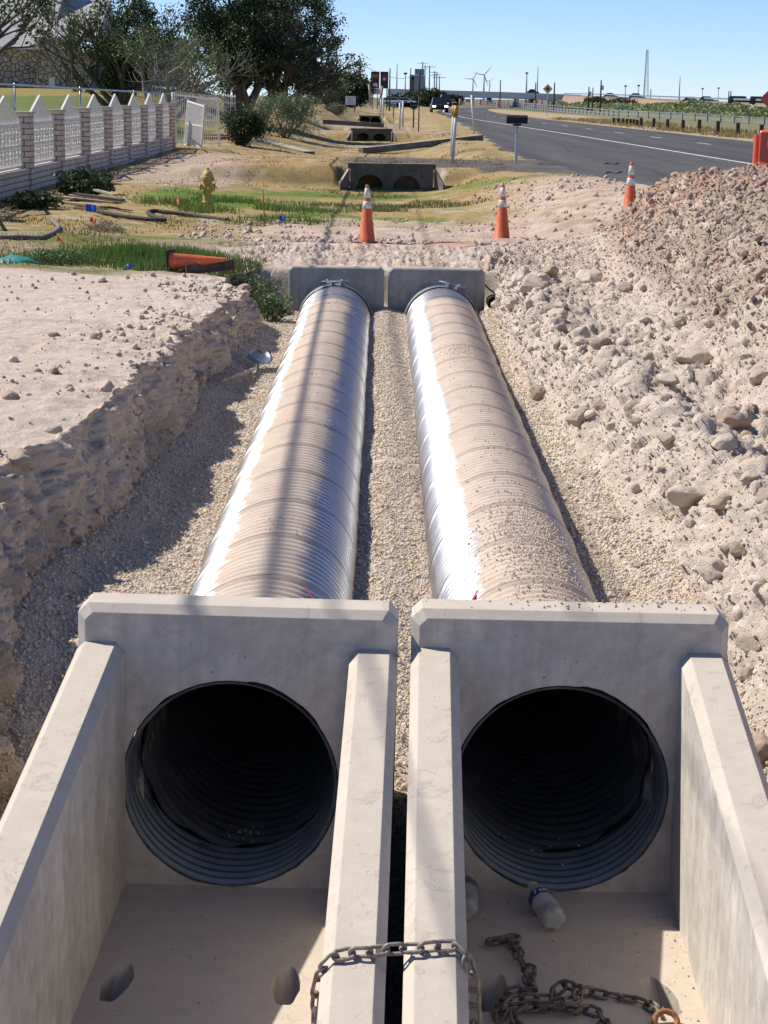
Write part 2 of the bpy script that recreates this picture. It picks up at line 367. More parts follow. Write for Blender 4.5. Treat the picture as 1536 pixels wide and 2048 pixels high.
for i, y in enumerate(YS):
    d = depth[i]; yv = np.full
    xa = -10+(ll[i]+10)*t; za = hb(xa, np.full(nA, y))
    lipdrop = np.interp(y, [6, 8, 10, 11.2, 12.3, 13.2], [.10, .06, .03, .02, .0, 0])
    fade = ss(xa, ll[i]-np.interp(y, [8, 13], [.75, .35]), ll[i]+.05)
    za = za-(lipdrop+.02)*fade*d+ZOFF[i]*ss(xa, -9.6, -6)
    zl = za[-1]
    bz = np.interp(y, [2, 6.0, 7.2, 8.2, 10, 20, 24.6, 30], [-1.3, -1.18, -.80, -.52, -.46, -.44, -.40, -.4])
    tb = np.linspace(0, 1, nB, endpoint=False)
    prof = 1-(1-tb)**1.0
    xb = bl[i]+(ll[i]-bl[i])*((1-tb)**1.6*.6+(1-tb)*.4); zb = zl+(bz-zl)*(tb**.95)*d
    tc = np.linspace(0, 1, nC, endpoint=False); xc = bl[i]+(br[i]-bl[i])*tc; zc = np.full(nC, bz)
    zc = zc-.10*(ss(xc, bl[i], bl[i]+.3)+ss(-xc, -br[i], -br[i]+.3)-1)+.05*np.exp(-((xc-.06)/.14)**2)
    zc = hb(xc, np.full(nC, y))*(1-d)+zc*d
    td = np.linspace(0, 1, nD, endpoint=False); zr = hb(np.array([lr[i]]), np.array([y]))[0]+.02+.10*d*(1+.8*wobr[i])
    xd = br[i]+(lr[i]-br[i])*td; zd = bz+(zr-bz)*td**.9; zd = hb(xd, np.full(nD, y))*(1-d)+zd*d
    te = np.linspace(0, 1, nE); xe = lr[i]+(10-lr[i])*(te*.55+.45*te**2.4)
    ze = hb(xe, np.full(nE, y))+(.02+.10*d*(1+.8*wobr[i]))*(1-ss(xe, lr[i], lr[i]+.5))+heap(xe, np.full(nE, y))
    X[i] = np.concatenate([xa, xb, xc, xd, xe]); Z[i] = np.concatenate([za, zb, zc, zd, ze])
ncol = X.shape[1]
ZN[:, nA:nA+nB] = 1; ZN[:, nA+nB:nA+nB+nC] = 2; ZN[:, nA+nB+nC:nA+nB+nC+nD] = 3; ZN[:, nA+nB+nC+nD:] = 4
Yg = np.repeat(YS[:, None], ncol, 1)
P = np.stack([X, Yg, Z], 2)
def normals(P):
    du = np.gradient(P, axis=1); dv = np.gradient(P, axis=0); n = np.cross(du, dv); l = np.linalg.norm(n, axis=2, keepdims=True); return n/np.maximum(l, 1e-9)
NR = normals(P); Q = P.reshape(-1, 3); zn = ZN.ravel(); nr = NR.reshape(-1, 3)
D = depth.repeat(ncol)
# blurred zone weights so that relief changes gradually across the lips
def zw(k):
    wgt = (ZN == k).astype(float)
    for _ in range(4):
        p_ = np.pad(wgt, ((0, 0), (1, 1)), 'edge'); wgt = (p_[:, :-2]+p_[:, 1:-1]+p_[:, 2:])/3
    return wgt.ravel()
W = [zw(k) for k in range(5)]
hp = heap(Q[:, 0], Q[:, 1]); wheap = ss(hp, .02, .3)
wl_ = ss(Q[:, 0], -2.9-.0*Q[:, 1], -2.0)
edge = ss(Q[:, 0], -10, -9)*(1-ss(Q[:, 0], 9, 10))*ss(Q[:, 1], 2, 3)*(1-ss(Q[:, 1], 29.2, 30))
trench_d = D
f1 = fbm(Q*[1.1, 1.1, 1.1], 5, 1); f2 = fbm(Q*5., 4, 21)
w1, w12, wid = worley(Q*[3.1, 3.1, 3.6]+f1[:, None]*.5, 3)
w2, w22, wid2 = worley(Q*[8., 8., 9.]+f2[:, None]*.4, 9)
w3, w32, wid3 = worley(Q*[18., 18., 18.], 15)
rocky1 = np.clip(.55-w1, -.2, .6)*(.4+wid); rocky2 = np.clip(.5-w2, -.1, .6)*(.3+wid2); rocky3 = np.clip(.45-w3, 0, .5)
dsp = np.zeros(len(Q))
# left top: graded, compacted, small ruts and crumbs, rougher towards the lip and in the near corner
near = 1-ss(Q[:, 1], 10.5, 13.5)
rough0 = .35+.5*wl_+.5*near*wl_
rid3_ = 1-np.abs(fbm(Q*[7., 16., 11.], 3, 49))*2.4
dsp += W[0]*rough0*(.026*f1+.020*f2+.022*rocky2*ss(fbm(Q*1.7, 2, 44), .0, .3)+.012*rocky3)
dsp += W[0]*.035*(1-wl_)*fbm(Q*[.6, 3.2, 1], 3, 77)
dsp += W[0]*(.032*fbm(Q*[2.2, 7., 2], 4, 78)+.020*(rid3_-.5)*ss(fbm(Q*.9, 2, 79), -.3, .3))
# left wall: vertical fluting and broken blocks
flut = fbm(Q*[4.2, 4.2, 1.0], 4, 31)
ridge = 1-np.abs(fbm(Q*[2.4, 2.4, 1.6], 4, 41))*2
blk = (wid-.5)*ss(w12-w1, 0, .16); blk2 = (wid2-.5)*ss(w22-w2, 0, .18)
rid2 = 1-np.abs(fbm(Q*[6.5, 6.5, 3.2], 4, 43))*2.4; rid3 = 1-np.abs(fbm(Q*[15., 15., 11.], 3, 47))*2.4
W1s = W[1]*ss(W[1], .2, .9)
w5, w52, wid5 = worley(Q*[5.2, 5.2, 4.2]+f2[:, None]*.25, 33); w6, w62, wid6 = worley(Q*[12., 12., 10.]+f2[:, None]*.3, 37)
sharp = (wid5-.5)*ss(w52-w5, 0, .07); sharp2 = (wid6-.5)*ss(w62-w6, 0, .09); fine_ = fbm(Q*24., 3, 39)
crk = -np.exp(-((w52-w5)/.035)**2)*ss(f1, -.2, .2)
dsp += W1s*trench_d*(.085*flut+.05*(ridge-.5)+.085*sharp+.045*sharp2+.035*(rid2-.5)+.03*(rid3-.5)+.025*crk+.018*fine_)
# gravel bed
dsp += W[2]*(.030*fbm(Q*[1.6, 1.6, 0], 3, 51)+.010*f2)
# right slope
dsp += W[3]*ss(Q[:, 2], -.47, -.30)*(.11*f1+.10*sharp+.045*sharp2+.03*rocky2+.025*rocky3+.02*(rid2-.5)+.02*(rid3-.5)+.012*fine_+.03*f2)
# shelf and spoil heap
dsp += W[4]*((1-wheap)*(.14*f1+.12*sharp*ss(f1, -.4, .1)+.05*sharp2*ss(fbm(Q*1.5, 2, 67), -.3, .1)+.05*rocky1+.03*rocky2+.03*rocky3+.012*fine_+.02*(rid2-.5)+.02*(rid3-.5)+.03*f2)*(1-.55*ss(Q[:, 1], 23, 28))+wheap*(.14*fbm(Q*.8, 3, 61)+.07*fbm(Q*2.2, 3, 66)+.03*f1+.08*sharp*ss(f1, -.1, .4)+.08*sharp2+.04*(rid3-.5)+.02*fine_+.04*rocky2+.04*rocky3+.03*f2))
# churned dirt between trench end and cones: tyre ruts running across
rut = ss(Q[:, 1], 25.3, 26.2)*(1-.9*wheap)*ss(Q[:, 0], -3.5, -1.5)
dsp += rut*(.11*fbm(Q*[.9, 3.0, 1], 5, 71)+.06*blk2*ss(fbm(Q*1.3, 2, 72), -.2, .2)+.05*(rid2-.5)+.03*(rid3-.5))
dsp *= edge
Q2 = Q+nr*dsp[:, None]
# keep gravel out of the pipes and from under the precast units
def yaw_local(x, y, cx, cy, a):
    c, s = math.cos(-a), math.sin(-a); dx, dy = x-cx, y-cy; return dx*c-dy*s, dx*s+dy*c
UYAW = {'L': math.radians(-1.1), 'R': math.radians(-1.2)}
UC = {'L': (-.578, 7.60), 'R': (.805, 7.60)}
UH = {'L': .668, 'R': .660}
gz = Q2[:, 2]
ypipe = (Q2[:, 1] > 7.4) & (Q2[:, 1] < 25.3)
for xp in (PXL, PXR):
    inside = ypipe & (np.abs(Q2[:, 0]-xp) < PR-.035) & (zn == 2); gz = np.where(inside, -1.25, gz)
for k in 'LR':
    lx, ly = yaw_local(Q2[:, 0], Q2[:, 1], *UC[k], UYAW[k])
    inside = (np.abs(lx) < .60) & (ly < .16) & (ly > -3.6) & ((zn == 2) | (zn == 1) | (zn == 3)); gz = np.where(inside, np.minimum(gz, -1.36), gz)
Q2[:, 2] = gz
# colour of each stretch of ground
pinkn = fbm(Q*.55, 4, 81); pn2 = fbm(Q*2.6, 4, 82)
c_top = lin(.55, .44, .355); c_topw = lin(.56, .465, .38); c_wall = lin(.58, .46, .345); c_grav = lin(.54, .455, .37); c_slope = lin(.51, .42, .34); c_heap = lin(.37, .29, .225); c_red = lin(.40, .25, .17); c_dark = lin(.21, .165, .13)
C = np.zeros((len(Q), 3))
C += W[0][:, None]*(c_top+(c_topw-c_top)*(ss(pinkn, -.2, .35)*.9)[:, None])
C += W[1][:, None]*(c_wall+(c_topw-c_wall)*(ss(pn2, .05, .5)*.45)[:, None])
C += W[2][:, None]*c_grav
C += W[3][:, None]*(c_slope+(c_topw-c_slope)*ss(pn2, -.1, .4)[:, None])
ch = c_heap+(c_red-c_heap)*ss(pinkn+.3*pn2, -.05, .22)[:, None]*.8+(c_topw-c_heap)*(.75*ss(pn2-.4*pinkn, .1, .45))[:, None]
cs = c_topw*.93+(c_top-c_topw)*ss(pinkn, -.1, .4)[:, None]
C += W[4][:, None]*(cs*(1-wheap[:, None])+ch*wheap[:, None])
ws = (ss(Q[:, 1], 24.9, 26)*(1-wheap))[:, None]                                       # churned dirt behind the headwalls
cdirt = lin(.47, .36, .285)+(lin(.53, .44, .37)-lin(.47, .36, .285))*ss(pn2, -.2, .4)[:, None]
C = C*(1-ws)+cdirt*ws
moist = (ss(fbm(Q*1.9, 3, 83), .18, .42)*.35*(W[1]+W[0]*wl_))[:, None]; C = C*(1-moist)+c_dark*moist
wf = ss(worley(Q*7., 55)[0], .0, .5)[:, None]; C = C*(.9+.16*wf)
# green and straw ground at the back left
gl = ss(Q[:, 1]+.8*fbm(Q*.7, 3, 91), 23.6, 24.6)*(1-ss(Q[:, 0]+.9*fbm(Q*.6, 3, 92), -3.0, -1.5))
gcol = lin(.17, .17, .055)+(lin(.34, .27, .17)-lin(.17, .17, .055))*ss(fbm(Q*1.1, 4, 93), -.15, .3)[:, None]
C = C*(1-gl[:, None])+gcol*gl[:, None]
idx = np.arange(m*ncol).reshape(m, ncol)
Fc = np.stack([idx[:-1, :-1], idx[:-1, 1:], idx[1:, 1:], idx[1:, :-1]], 2).reshape(-1, 4)
NEARV, NEARN = Q2, normals(Q2.reshape(m, ncol, 3)).reshape(-1, 3)
o = link('dirt_ground', npmesh('dirt_ground', Q2, Fc, np.clip(C, .02, .9)), M_soil, smooth=True)
tag(o, 'pale pinkish caliche dirt cut by the open trench', 'ground', kind='structure')

# ------------------------------------------------------------------ far ground
xs = np.unique(np.round(np.concatenate([-np.geomspace(60, 6000, 22), np.arange(-60, -20, 2.), np.arange(-20, -10, .5), np.arange(-10, 10.01, .10), np.arange(10, 24, .5), np.arange(24, 60, 2.), np.geomspace(60, 6000, 22)]), 4))
ys = np.unique(np.round(np.concatenate([-np.geomspace(1, 60, 8), [0, 2, 6, 10, 14, 18, 22, 26], np.arange(30, 60, .10), np.arange(60, 110, .3), np.arange(110, 240, 1.), np.geomspace(240, 9000, 60)]), 4))
gx, gy = np.meshgrid(xs, ys); FX, FY = gx.ravel(), gy.ravel(); FZ = hb(FX, FY); FP = np.stack([FX, FY, FZ*0], 1)
inr = ss(FX, -12, -9)*(1-ss(FX, 6, 9))*ss(FY, 30, 30.6)*(1-ss(FY, 200, 230))
dirtz = (1-ss(FY, 33, 40))*ss(FX, -3, -1)
amp = np.interp(FY, [30, 60, 120, 200], [1, 1, 1.6, 2])
q1 = fbm(FP*.7, 5, 101); q2_ = fbm(FP*3.3, 4, 102)
FZ = FZ+inr*(.05*q1*amp+.03*q2_+dirtz*(.10*fbm(FP*[.9, 3.0, 1], 5, 71)+.035*q2_+.03*fbm(FP*8., 3, 75)))*np.where((FX > 4.4) & (FY > 40), .15, 1)
# colours
straw = lin(.33, .235, .105); orange = lin(.30, .20, .095); green = lin(.115, .165, .030); olive = lin(.17, .165, .060); bare = lin(.47, .36, .28); palebare = lin(.46, .38, .30)
n1 = fbm(FP*.28, 4, 111); n2 = fbm(FP*.9, 5, 112); n3 = fbm(FP*2.6, 4, 113); nst = fbm(FP*[.35, 1.2, 1], 4, 114)
def lerp(a, b, t): return a+(b-a)*np.asarray(t)[:, None]
FC = np.repeat(straw[None], len(FX), 0)
FC = lerp(FC, orange[None], ss(nst, -.05, .35)*(FY > 44)); FC = lerp(FC, olive[None], ss(n2, .05, .5)*.7)
FC = lerp(FC, palebare[None], ss(n3+.6*n2, .25, .6)*.8)
gd = ss(n1*2.6-((FX+2.0)/2.9)**2-((FY-40.5)/5.5)**2+.9, 0, .5); FC = lerp(FC, (green*1.1)[None], gd*ss(n2, -.5, .1))
gd2 = ss(n1*2.2-((FX+.4)/2.5)**2-((FY-45.5)/3.4)**2+.6, 0, .5); FC = lerp(FC, green[None], gd2*.85)
dz = (1-ss(FY+2.4*n2+1.2*n1, 33.5, 36.5+1.5*(FX > 2)))*ss(FX+.9*n2, -3.0, -1.6); FC = lerp(FC, bare[None], dz)
dz2 = (1-ss(FY+3*n2, 40, 47))*ss(FX+1.3*n2, 1.8, 3.2); FC = lerp(FC, lerp(bare[None]+0*FC, straw[None], ss(n3, 0, .4)*.5), dz2)
bl_ = ss(FX+1.2*n2, -7.4, -6.2)*(1-ss(FX+1.5*n2, -4.6, -3.4))*ss(FY, 43, 46)*(1-ss(FY, 62, 66)); FC = lerp(FC, (bare*.86)[None], bl_*.85)
drv = ss(FX+.35*n3, -1.6, -.6)*(1-ss(FX, 6.2, 6.6))*ss(FY+.25*n3+1.5*np.maximum(FX-2.2, 0), 49.2, 49.7)*(1-ss(FY+.5*n3, 55.2, 57.)+.0); FC = lerp(FC, (lin(.095, .086, .082)[None]*(1+.3*n3[:, None])), drv*.92)
drv2 = ss(FX, -5, -4)*(1-ss(FX, 3, 4))*(ss(FY, 100.4, 101)*(1-ss(FY, 105, 106))+ss(FY, 118.3, 119)*(1-ss(FY, 121.5, 122.5))); FC = lerp(FC, lin(.30, .25, .20)[None], drv2*.8)
bh = (1-ss(FY, 1, 5))*(1-ss(np.abs(FX), 14, 30))+(1-ss(FY, 26, 31))*ss(FX, 5, 9)*(1-ss(FX, 9, 10)); FC = lerp(FC, lin(.56, .46, .37)[None], np.clip(bh, 0, 1))  # unseen ground behind the camera paled to bounce light into the shade
lawn = ss(-FX, 7.6, 7.9)*(1-ss(FY, 100, 140)); stripe = ss(np.sin(FY*.22+FX*.05)+n1, -.2, .5)
FC = lerp(FC, lin(.135, .165, .045)[None], lawn); FC = lerp(FC, lin(.27, .215, .07)[None], lawn*stripe*.9)
rs = ss(FX, 14.5, 16)*(FY < 420); FC = lerp(FC, lerp(lin(.36, .27, .15)[None]+0*FC, lin(.40, .31, .22)[None], ss(n2, 0, .3)), rs)
fg = ss(FX, 22+.0*FY, 26)*ss(FY, 90, 120); FC = lerp(FC, lin(.14, .155, .07)[None], fg*.8)
far = ss(FY, 300, 700); FC = lerp(FC, lin(.16, .15, .10)[None], far)
gi = np.arange(len(FX)).reshape(gx.shape); FQ = np.stack([gi[:-1, :-1], gi[:-1, 1:], gi[1:, 1:], gi[1:, :-1]], 2).reshape(-1, 4)
cxm = (FX[FQ[:, 0]]+FX[FQ[:, 2]])/2; cym = (FY[FQ[:, 0]]+FY[FQ[:, 2]])/2
FQ = FQ[~((cxm > -10) & (cxm < 10) & (cym > 2) & (cym < 30))]
FV = np.stack([FX, FY, FZ], 1)
o = link('ground', npmesh('ground', FV, FQ, np.clip(FC, .01, .9)), M_ground, smooth=True)
tag(o, 'dry verge, ditch and yard ground beyond the dirt', 'ground', kind='structure')
from mathutils.bvhtree import BVHTree
hx, hy, hz_ = proj(np.concatenate([NEARV, FV])); HV = np.concatenate([NEARV, FV])
ok_ = (hx > -300) & (hx < 1900) & (hy > 150) & (hy < 2300) & (HV[:, 1] > 4)
HX, HY, HZ, HV2 = hx[ok_], hy[ok_], hz_[ok_], HV[ok_]
def hit(u, v):
    """the point of the modelled ground that lies in this direction"""
    d = (HX-u)**2+(HY-v)**2; k = np.where(d < max(d.min()*4, 9))[0]; j = k[np.argmin(HZ[k])]; return Vector(HV2[j])
def gz_at(x, y):
    if -10 < x < 10 and 2 < y < 30:
        i = int(np.argmin(np.abs(YS-y))); r_ = NEARV[i*ncol:(i+1)*ncol]; return float(r_[np.argmin(np.abs(r_[:, 0]-x)), 2])
    return float(hb(np.array([x]), np.array([y]))[0])
# ------------------------------------------------------------------ precast concrete end sections
def fill_with_hole(bm, loops):
    es = []
    for vs in loops:
        for i in range(len(vs)):
            e = bm.edges.get((vs[i], vs[(i+1) % len(vs)])) or bm.edges.new((vs[i], vs[(i+1) % len(vs)])); es.append(e)
    return bmesh.ops.triangle_fill(bm, use_beauty=True, use_dissolve=False, edges=es)
def rounded(hw, zb, zt, ch, inset=0.):
    a, b, t = hw-inset, zb+inset*0, zt-inset
    return [(-a, b), (a, b), (a, t-ch), (a-ch, t), (-a+ch, t), (-a, t-ch)]
def headwall_mesh(hw, zt, zb, th, r, cx, ch=.035, corner=.032, nseg=144, jag=.0):
    bm = bmesh.new()
    def loop(pts, y): return [bm.verts.new((x, y, z)) for x, z in pts]
    f0 = loop(rounded(hw, zb, zt, corner, ch), 0); f1 = loop(rounded(hw, zb, zt, corner+.01), ch)
    b1 = loop(rounded(hw, zb, zt, corner+.01), th-.02); b0 = loop(rounded(hw, zb, zt, corner, .02), th)
    def circ(y):
        pts = []
        for k in range(nseg):
            a = 2*PI*k/nseg; rr = r+jag*max(0, float(fbm(np.array([[3*math.cos(a)+9, 3*math.sin(a), r]]), 4, 3)[0]))*1.6
            pts.append((cx+rr*math.cos(a), PZ+rr*math.sin(a)))
        return loop(pts, y)
    c0, c1 = circ(0), circ(th)
    for A, B in ((f0, f1), (f1, b1), (b1, b0), (c0, c1)):
        for i in range(len(A)):
            j = (i+1) % len(A); bm.faces.new((A[i], A[j], B[j], B[i]))
    fill_with_hole(bm, (f0, c0)); fill_with_hole(bm, (b0, c1))
    bmesh.ops.recalc_face_normals(bm, faces=bm.faces)
    me = bpy.data.meshes.new('headwall'); bm.to_mesh(me); bm.free(); return me
def wing_mesh(s, flare=0., off=0., length=5.2):
    """tapering side wall: s=-1 left, 1 right; chamfered top sloping 1 in 3"""
    mb = MB(); n = 7; sec = []
    ys_ = np.linspace(-.0, -length, 13)
    vs = []
    for y in ys_:
        zt = max(.012+y/6., -.93); zb = -1.2
        pr = [(.456, zb), (.456, zt-.04), (.493, zt), (.622, zt), (.655, zt-.035), (.655, zb)]
        vs += [(s*(x+off+flare*-y*(1. if z > -1. else .12)), y, z) for x, z in pr]
    k = 6; fs = []
    for i in range(len(ys_)-1):
        for j in range(k): fs.append((i*k+j, i*k+(j+1) % k, (i+1)*k+(j+1) % k, (i+1)*k+j))
    fs += [tuple(range(k)), tuple((len(ys_)-1)*k+j for j in range(k-1, -1, -1))]
    mb.add(vs, fs); return mb
def floor_mesh(pockets):
    bm = bmesh.new(); zf = -1.06
    L = [bm.verts.new(p) for p in ((-.53, -5.2, zf), (.52, -5.2, zf), (.52, -.002, zf), (-.53, -.002, zf))]
    loops = [L]; inner = []
    for (x, y, tilt) in pockets:
        n = 28; top, bot = [], []
        for k in range(n):
            a = 2*PI*k/n; ex, ey = .054*math.cos(a), .165*math.sin(a); c, s = math.cos(tilt), math.sin(tilt)
            jx = 1+.05*math.sin(k*7.7); top.append(bm.verts.new((x+(ex*c-ey*s)*jx, y+(ex*s+ey*c)*jx, zf)))
            bx, by = .048*math.cos(a), .060*math.sin(a)
            bot.append(bm.verts.new((x+.06*s+bx, y-.075*c+by, zf-.17)))
        loops.append(top); inner.append((top, bot))
    fill_with_hole(bm, loops)
    for t_, b_ in inner:
        for k in range(len(t_)):
            j = (k+1) % len(t_); bm.faces.new((t_[k], t_[j], b_[j], b_[k]))
        bm.faces.new(b_)
    B = [bm.verts.new((v.co.x, v.co.y, -1.29)) for v in L]
    for k in range(4): bm.faces.new((L[k], L[(k+1) % 4], B[(k+1) % 4], B[k]))
    bm.faces.new(B); bmesh.ops.recalc_face_normals(bm, faces=bm.faces)
    me = bpy.data.meshes.new('floor_slab'); bm.to_mesh(me); bm.free(); return me
def stub_mesh(x, y0, y1, R=.445):
    n, rows = 96, int((y1-y0)/.006); yy = np.linspace(y0, y1, rows); a = np.linspace(0, 2*PI, n, endpoint=False)
    r = R+.009*np.cos(2*PI*(yy-y0)/.068); V = np.stack([x+r[:, None]*np.sin(a), np.repeat(yy[:, None], n, 1), PZ+r[:, None]*np.cos(a)], 2).reshape(-1, 3)
    i = np.arange(rows*n).reshape(rows, n); j = np.roll(i, -1, 1)
    return npmesh('pipe_stub', V, np.stack([i[:-1], j[:-1], j[1:], i[1:]], 2).reshape(-1, 4))
def metal_mat(name, base, rough, dusty=.3):
    m, n, L, b = newmat(name); tc = N(n, 'TexCoord').outputs['Object']
    f = noise(n, L, 5, 6, tc, .65); L.new(mix(n, L, ramp(n, L, f, [(.35, 0), (.7, 1)]), tuple(x*.75 for x in base), tuple(x*1.1 for x in base)), b.inputs['Base Color'])
    b.inputs['Metallic'].default_value = .85; L.new(ramp(n, L, noise(n, L, 11, 5, tc), [(.3, rough*.8), (.7, rough*1.3)]), b.inputs['Roughness'])
    bump(n, L, b, noise(n, L, 30, 4, tc), .15, .004); return m
M_stub = metal_mat('dull_galvanised_stub', (.30, .335, .36), .5)
M_inner = metal_mat('pipe_inside', (.27, .28, .29), .6)
POCK = {}
for k in 'LR':
    base = UC[k]
    px = {'L': [(238, 1966, -.10), (577, 1970, .02)], 'R': [(985, 1985, -.15), (1322, 1992, .22)]}[k]
    q = []
    for (u, v, tl) in px:
        p = onz(u, v, -1.06); lx, ly = yaw_local(p.x, p.y, *base, UYAW[k]); q.append((min(max(lx, -.40), .40), ly, tl))
    POCK[k] = q
UNITS = {}
for k, lab in (('L', 'near precast concrete end section on the left with its floor mostly bare'), ('R', 'near precast concrete end section on the right with bottles and a chain pile inside')):
    e = empty('culvert_end_section', (UC[k][0], UC[k][1], 0), lab, 'culvert end section', 'precast end sections of the two pipes', (0, math.radians(.5 if k == 'L' else 0), UYAW[k])); UNITS[k] = e
    cx = {'L': PXL-UC['L'][0]-.012, 'R': PXR-UC['R'][0]+.012}[k]
    hw = link('headwall', headwall_mesh(UH[k], .172, -1.2, .21, .458, cx, jag=.012), M_conc, e)
    for s in (-1, 1): wing_mesh(s, .022 if (k == 'L' and s < 0) else 0., UH[k]-.655).build('wing_wall', M_conc, e)
    fl = link('floor_slab', floor_mesh(POCK[k]), M_conc_floor, e)
    for (x, y, tl) in POCK[k]:
        MB().lathe([(.034, -1.225), (.034, -1.165), (.026, -1.155), (.0, -1.155)], 18, (x+.06*math.sin(tl), y-.075*math.cos(tl)+.005, 0)).build('anchor_bolt', M_conc_far, fl)
        MB().lathe([(.046, -1.229), (.046, -1.19), (.034, -1.19)], 18, (x+.06*math.sin(tl), y-.075*math.cos(tl)+.005, 0), cap=False).build('washer', M_conc_far, fl)
    link('pipe_stub', stub_mesh(cx, -.004, .40), M_stub, e, True)
# far ends: the backs of the headwalls
for k, lab, x0, x1 in (('L', 'far concrete headwall behind the left pipe', -1.215, .035), ('R', 'far concrete headwall behind the right pipe', .085, 1.345)):
    xc_ = (x0+x1)/2; e = empty('culvert_end_section', (xc_, YF, 0), lab, 'culvert end section', 'precast end sections of the two pipes', (0, 0, math.radians(-.4)))
    cx = {'L': PXL, 'R': PXR}[k]-xc_
    link('headwall', headwall_mesh((x1-x0)/2, .085, -1.2, .20, .462, cx, .02, .045), M_conc_far, e)
    link('pipe_stub', stub_mesh(cx, -.10, .20, .452), M_stub, e, True)

# ------------------------------------------------------------------ corrugated pipes
LEAD, PIT = .94, .094
def pipe_mat(name, phl, phr, off, gravelly=0):
    m, n, L, b = newmat(name); tc = N(n, 'TexCoord').outputs['Object']; sx = N(n, 'SeparateXYZ'); L.new(tc, sx.inputs[0]); x, y, z = sx.outputs
    phi = mth(n, L, 'ARCTAN2', x, z)                                                  # 0 at the crown, + to the right
    th = mth(n, L, 'SUBTRACT', y, mth(n, L, 'MULTIPLY', phi, LEAD/(2*PI)))
    cb = N(n, 'CombineXYZ'); L.new(mth(n, L, 'MULTIPLY', th, 26.), cb.inputs[0]); L.new(mth(n, L, 'MULTIPLY', phi, 2.2), cb.inputs[1]); cb.inputs[2].default_value = off
    ragged = noise(n, L, 1., 4, cb.outputs[0], .7)
    slow = noise(n, L, 1.1, 3, tc)
    jit = mth(n, L, 'ADD', mth(n, L, 'MULTIPLY', mth(n, L, 'SUBTRACT', ragged, .5), .55), mth(n, L, 'MULTIPLY', mth(n, L, 'SUBTRACT', slow, .5), .45))
    pl = mth(n, L, 'ADD', phi, jit); pr_ = mth(n, L, 'SUBTRACT', phi, mth(n, L, 'MULTIPLY', jit, .9))
    dl = mth(n, L, 'MULTIPLY', mth(n, L, 'SUBTRACT', pl, phl), 9., True); dr = mth(n, L, 'MULTIPLY', mth(n, L, 'SUBTRACT', phr, pr_), 4.5, True)
    # the last stretch by the far headwalls was kept clean
    yy = mth(n, L, 'ADD', y, mth(n, L, 'MULTIPLY', mth(n, L, 'SUBTRACT', ragged, .5), 1.0)); df = mth(n, L, 'MULTIPLY', mth(n, L, 'SUBTRACT', 15.2+off*.05, yy), 2.5, True)
    speck = ramp(n, L, noise(n, L, 60, 4, tc, .75), [(.52, 0), (.60, .8)])
    d = mth(n, L, 'MULTIPLY', mth(n, L, 'MULTIPLY', dl, dr), df)
    thin = mth(n, L, 'MULTIPLY', speck, mth(n, L, 'MULTIPLY', dl, .75)); d = mth(n, L, 'MAXIMUM', d, thin)
    d = mth(n, L, 'MAXIMUM', d, mth(n, L, 'MULTIPLY', ramp(n, L, noise(n, L, 3, 5, tc, .7), [(.3, .12), (.7, .34)]), mth(n, L, 'GREATER_THAN', z, -.2)))
    wear = ramp(n, L, noise(n, L, 7, 6, tc, .7), [(.28, .55), (.42, 1)]); d = mth(n, L, 'MULTIPLY', d, wear)
    # lock seam
    fr = mth(n, L, 'FRACT', mth(n, L, 'ADD', mth(n, L, 'DIVIDE', th, LEAD), 10.)); ab = mth(n, L, 'ABSOLUTE', mth(n, L, 'SUBTRACT', fr, .5))
    seam = mth(n, L, 'LESS_THAN', ab, .008)
    dustc = mix(n, L, ramp(n, L, noise(n, L, 4, 6, tc, .65), [(.3, 0), (.7, 1)]), (.54, .43, .34), (.65, .53, .42))
    spots = ramp(n, L, noise(n, L, 95, 2, tc, .5), [(.66, 0), (.72, .55)])
    dustc = mix(n, L, spots, dustc, (.20, .16, .13))
    dustc = mix(n, L, mth(n, L, 'MULTIPLY', seam, .75), dustc, (.12, .10, .085))
    met = mix(n, L, ramp(n, L, noise(n, L, 2.5, 5, tc), [(.3, 0), (.7, 1)]), (.40, .43, .45), (.54, .56, .575))
    met = mix(n, L, mth(n, L, 'MULTIPLY', seam, .6), met, (.2, .2, .2))
    pd = N(n, 'BsdfDiffuse'); L.new(dustc, pd.inputs[0])
    L.new(met, b.inputs['Base Color']); b.inputs['Metallic'].default_value = 1.; L.new(ramp(n, L, ragged, [(.3, .29), (.7, .43)]), b.inputs['Roughness'])
    bp = bump(n, L, b, noise(n, L, 8, 3, tc), .08, .01); b2 = N(n, 'Bump'); b2.inputs['Strength'].default_value = .5; b2.inputs['Distance'].default_value = .004; L.new(noise(n, L, 70, 5, tc, .7), b2.inputs['Height']); L.new(b2.outputs[0], pd.inputs['Normal'])
    ms = N(n, 'MixShader'); L.new(d, ms.inputs[0]); L.new(b.outputs[0], ms.inputs[1]); L.new(pd.outputs[0], ms.inputs[2]); L.new(ms.outputs[0], n['Material Output'].inputs[0]); return m
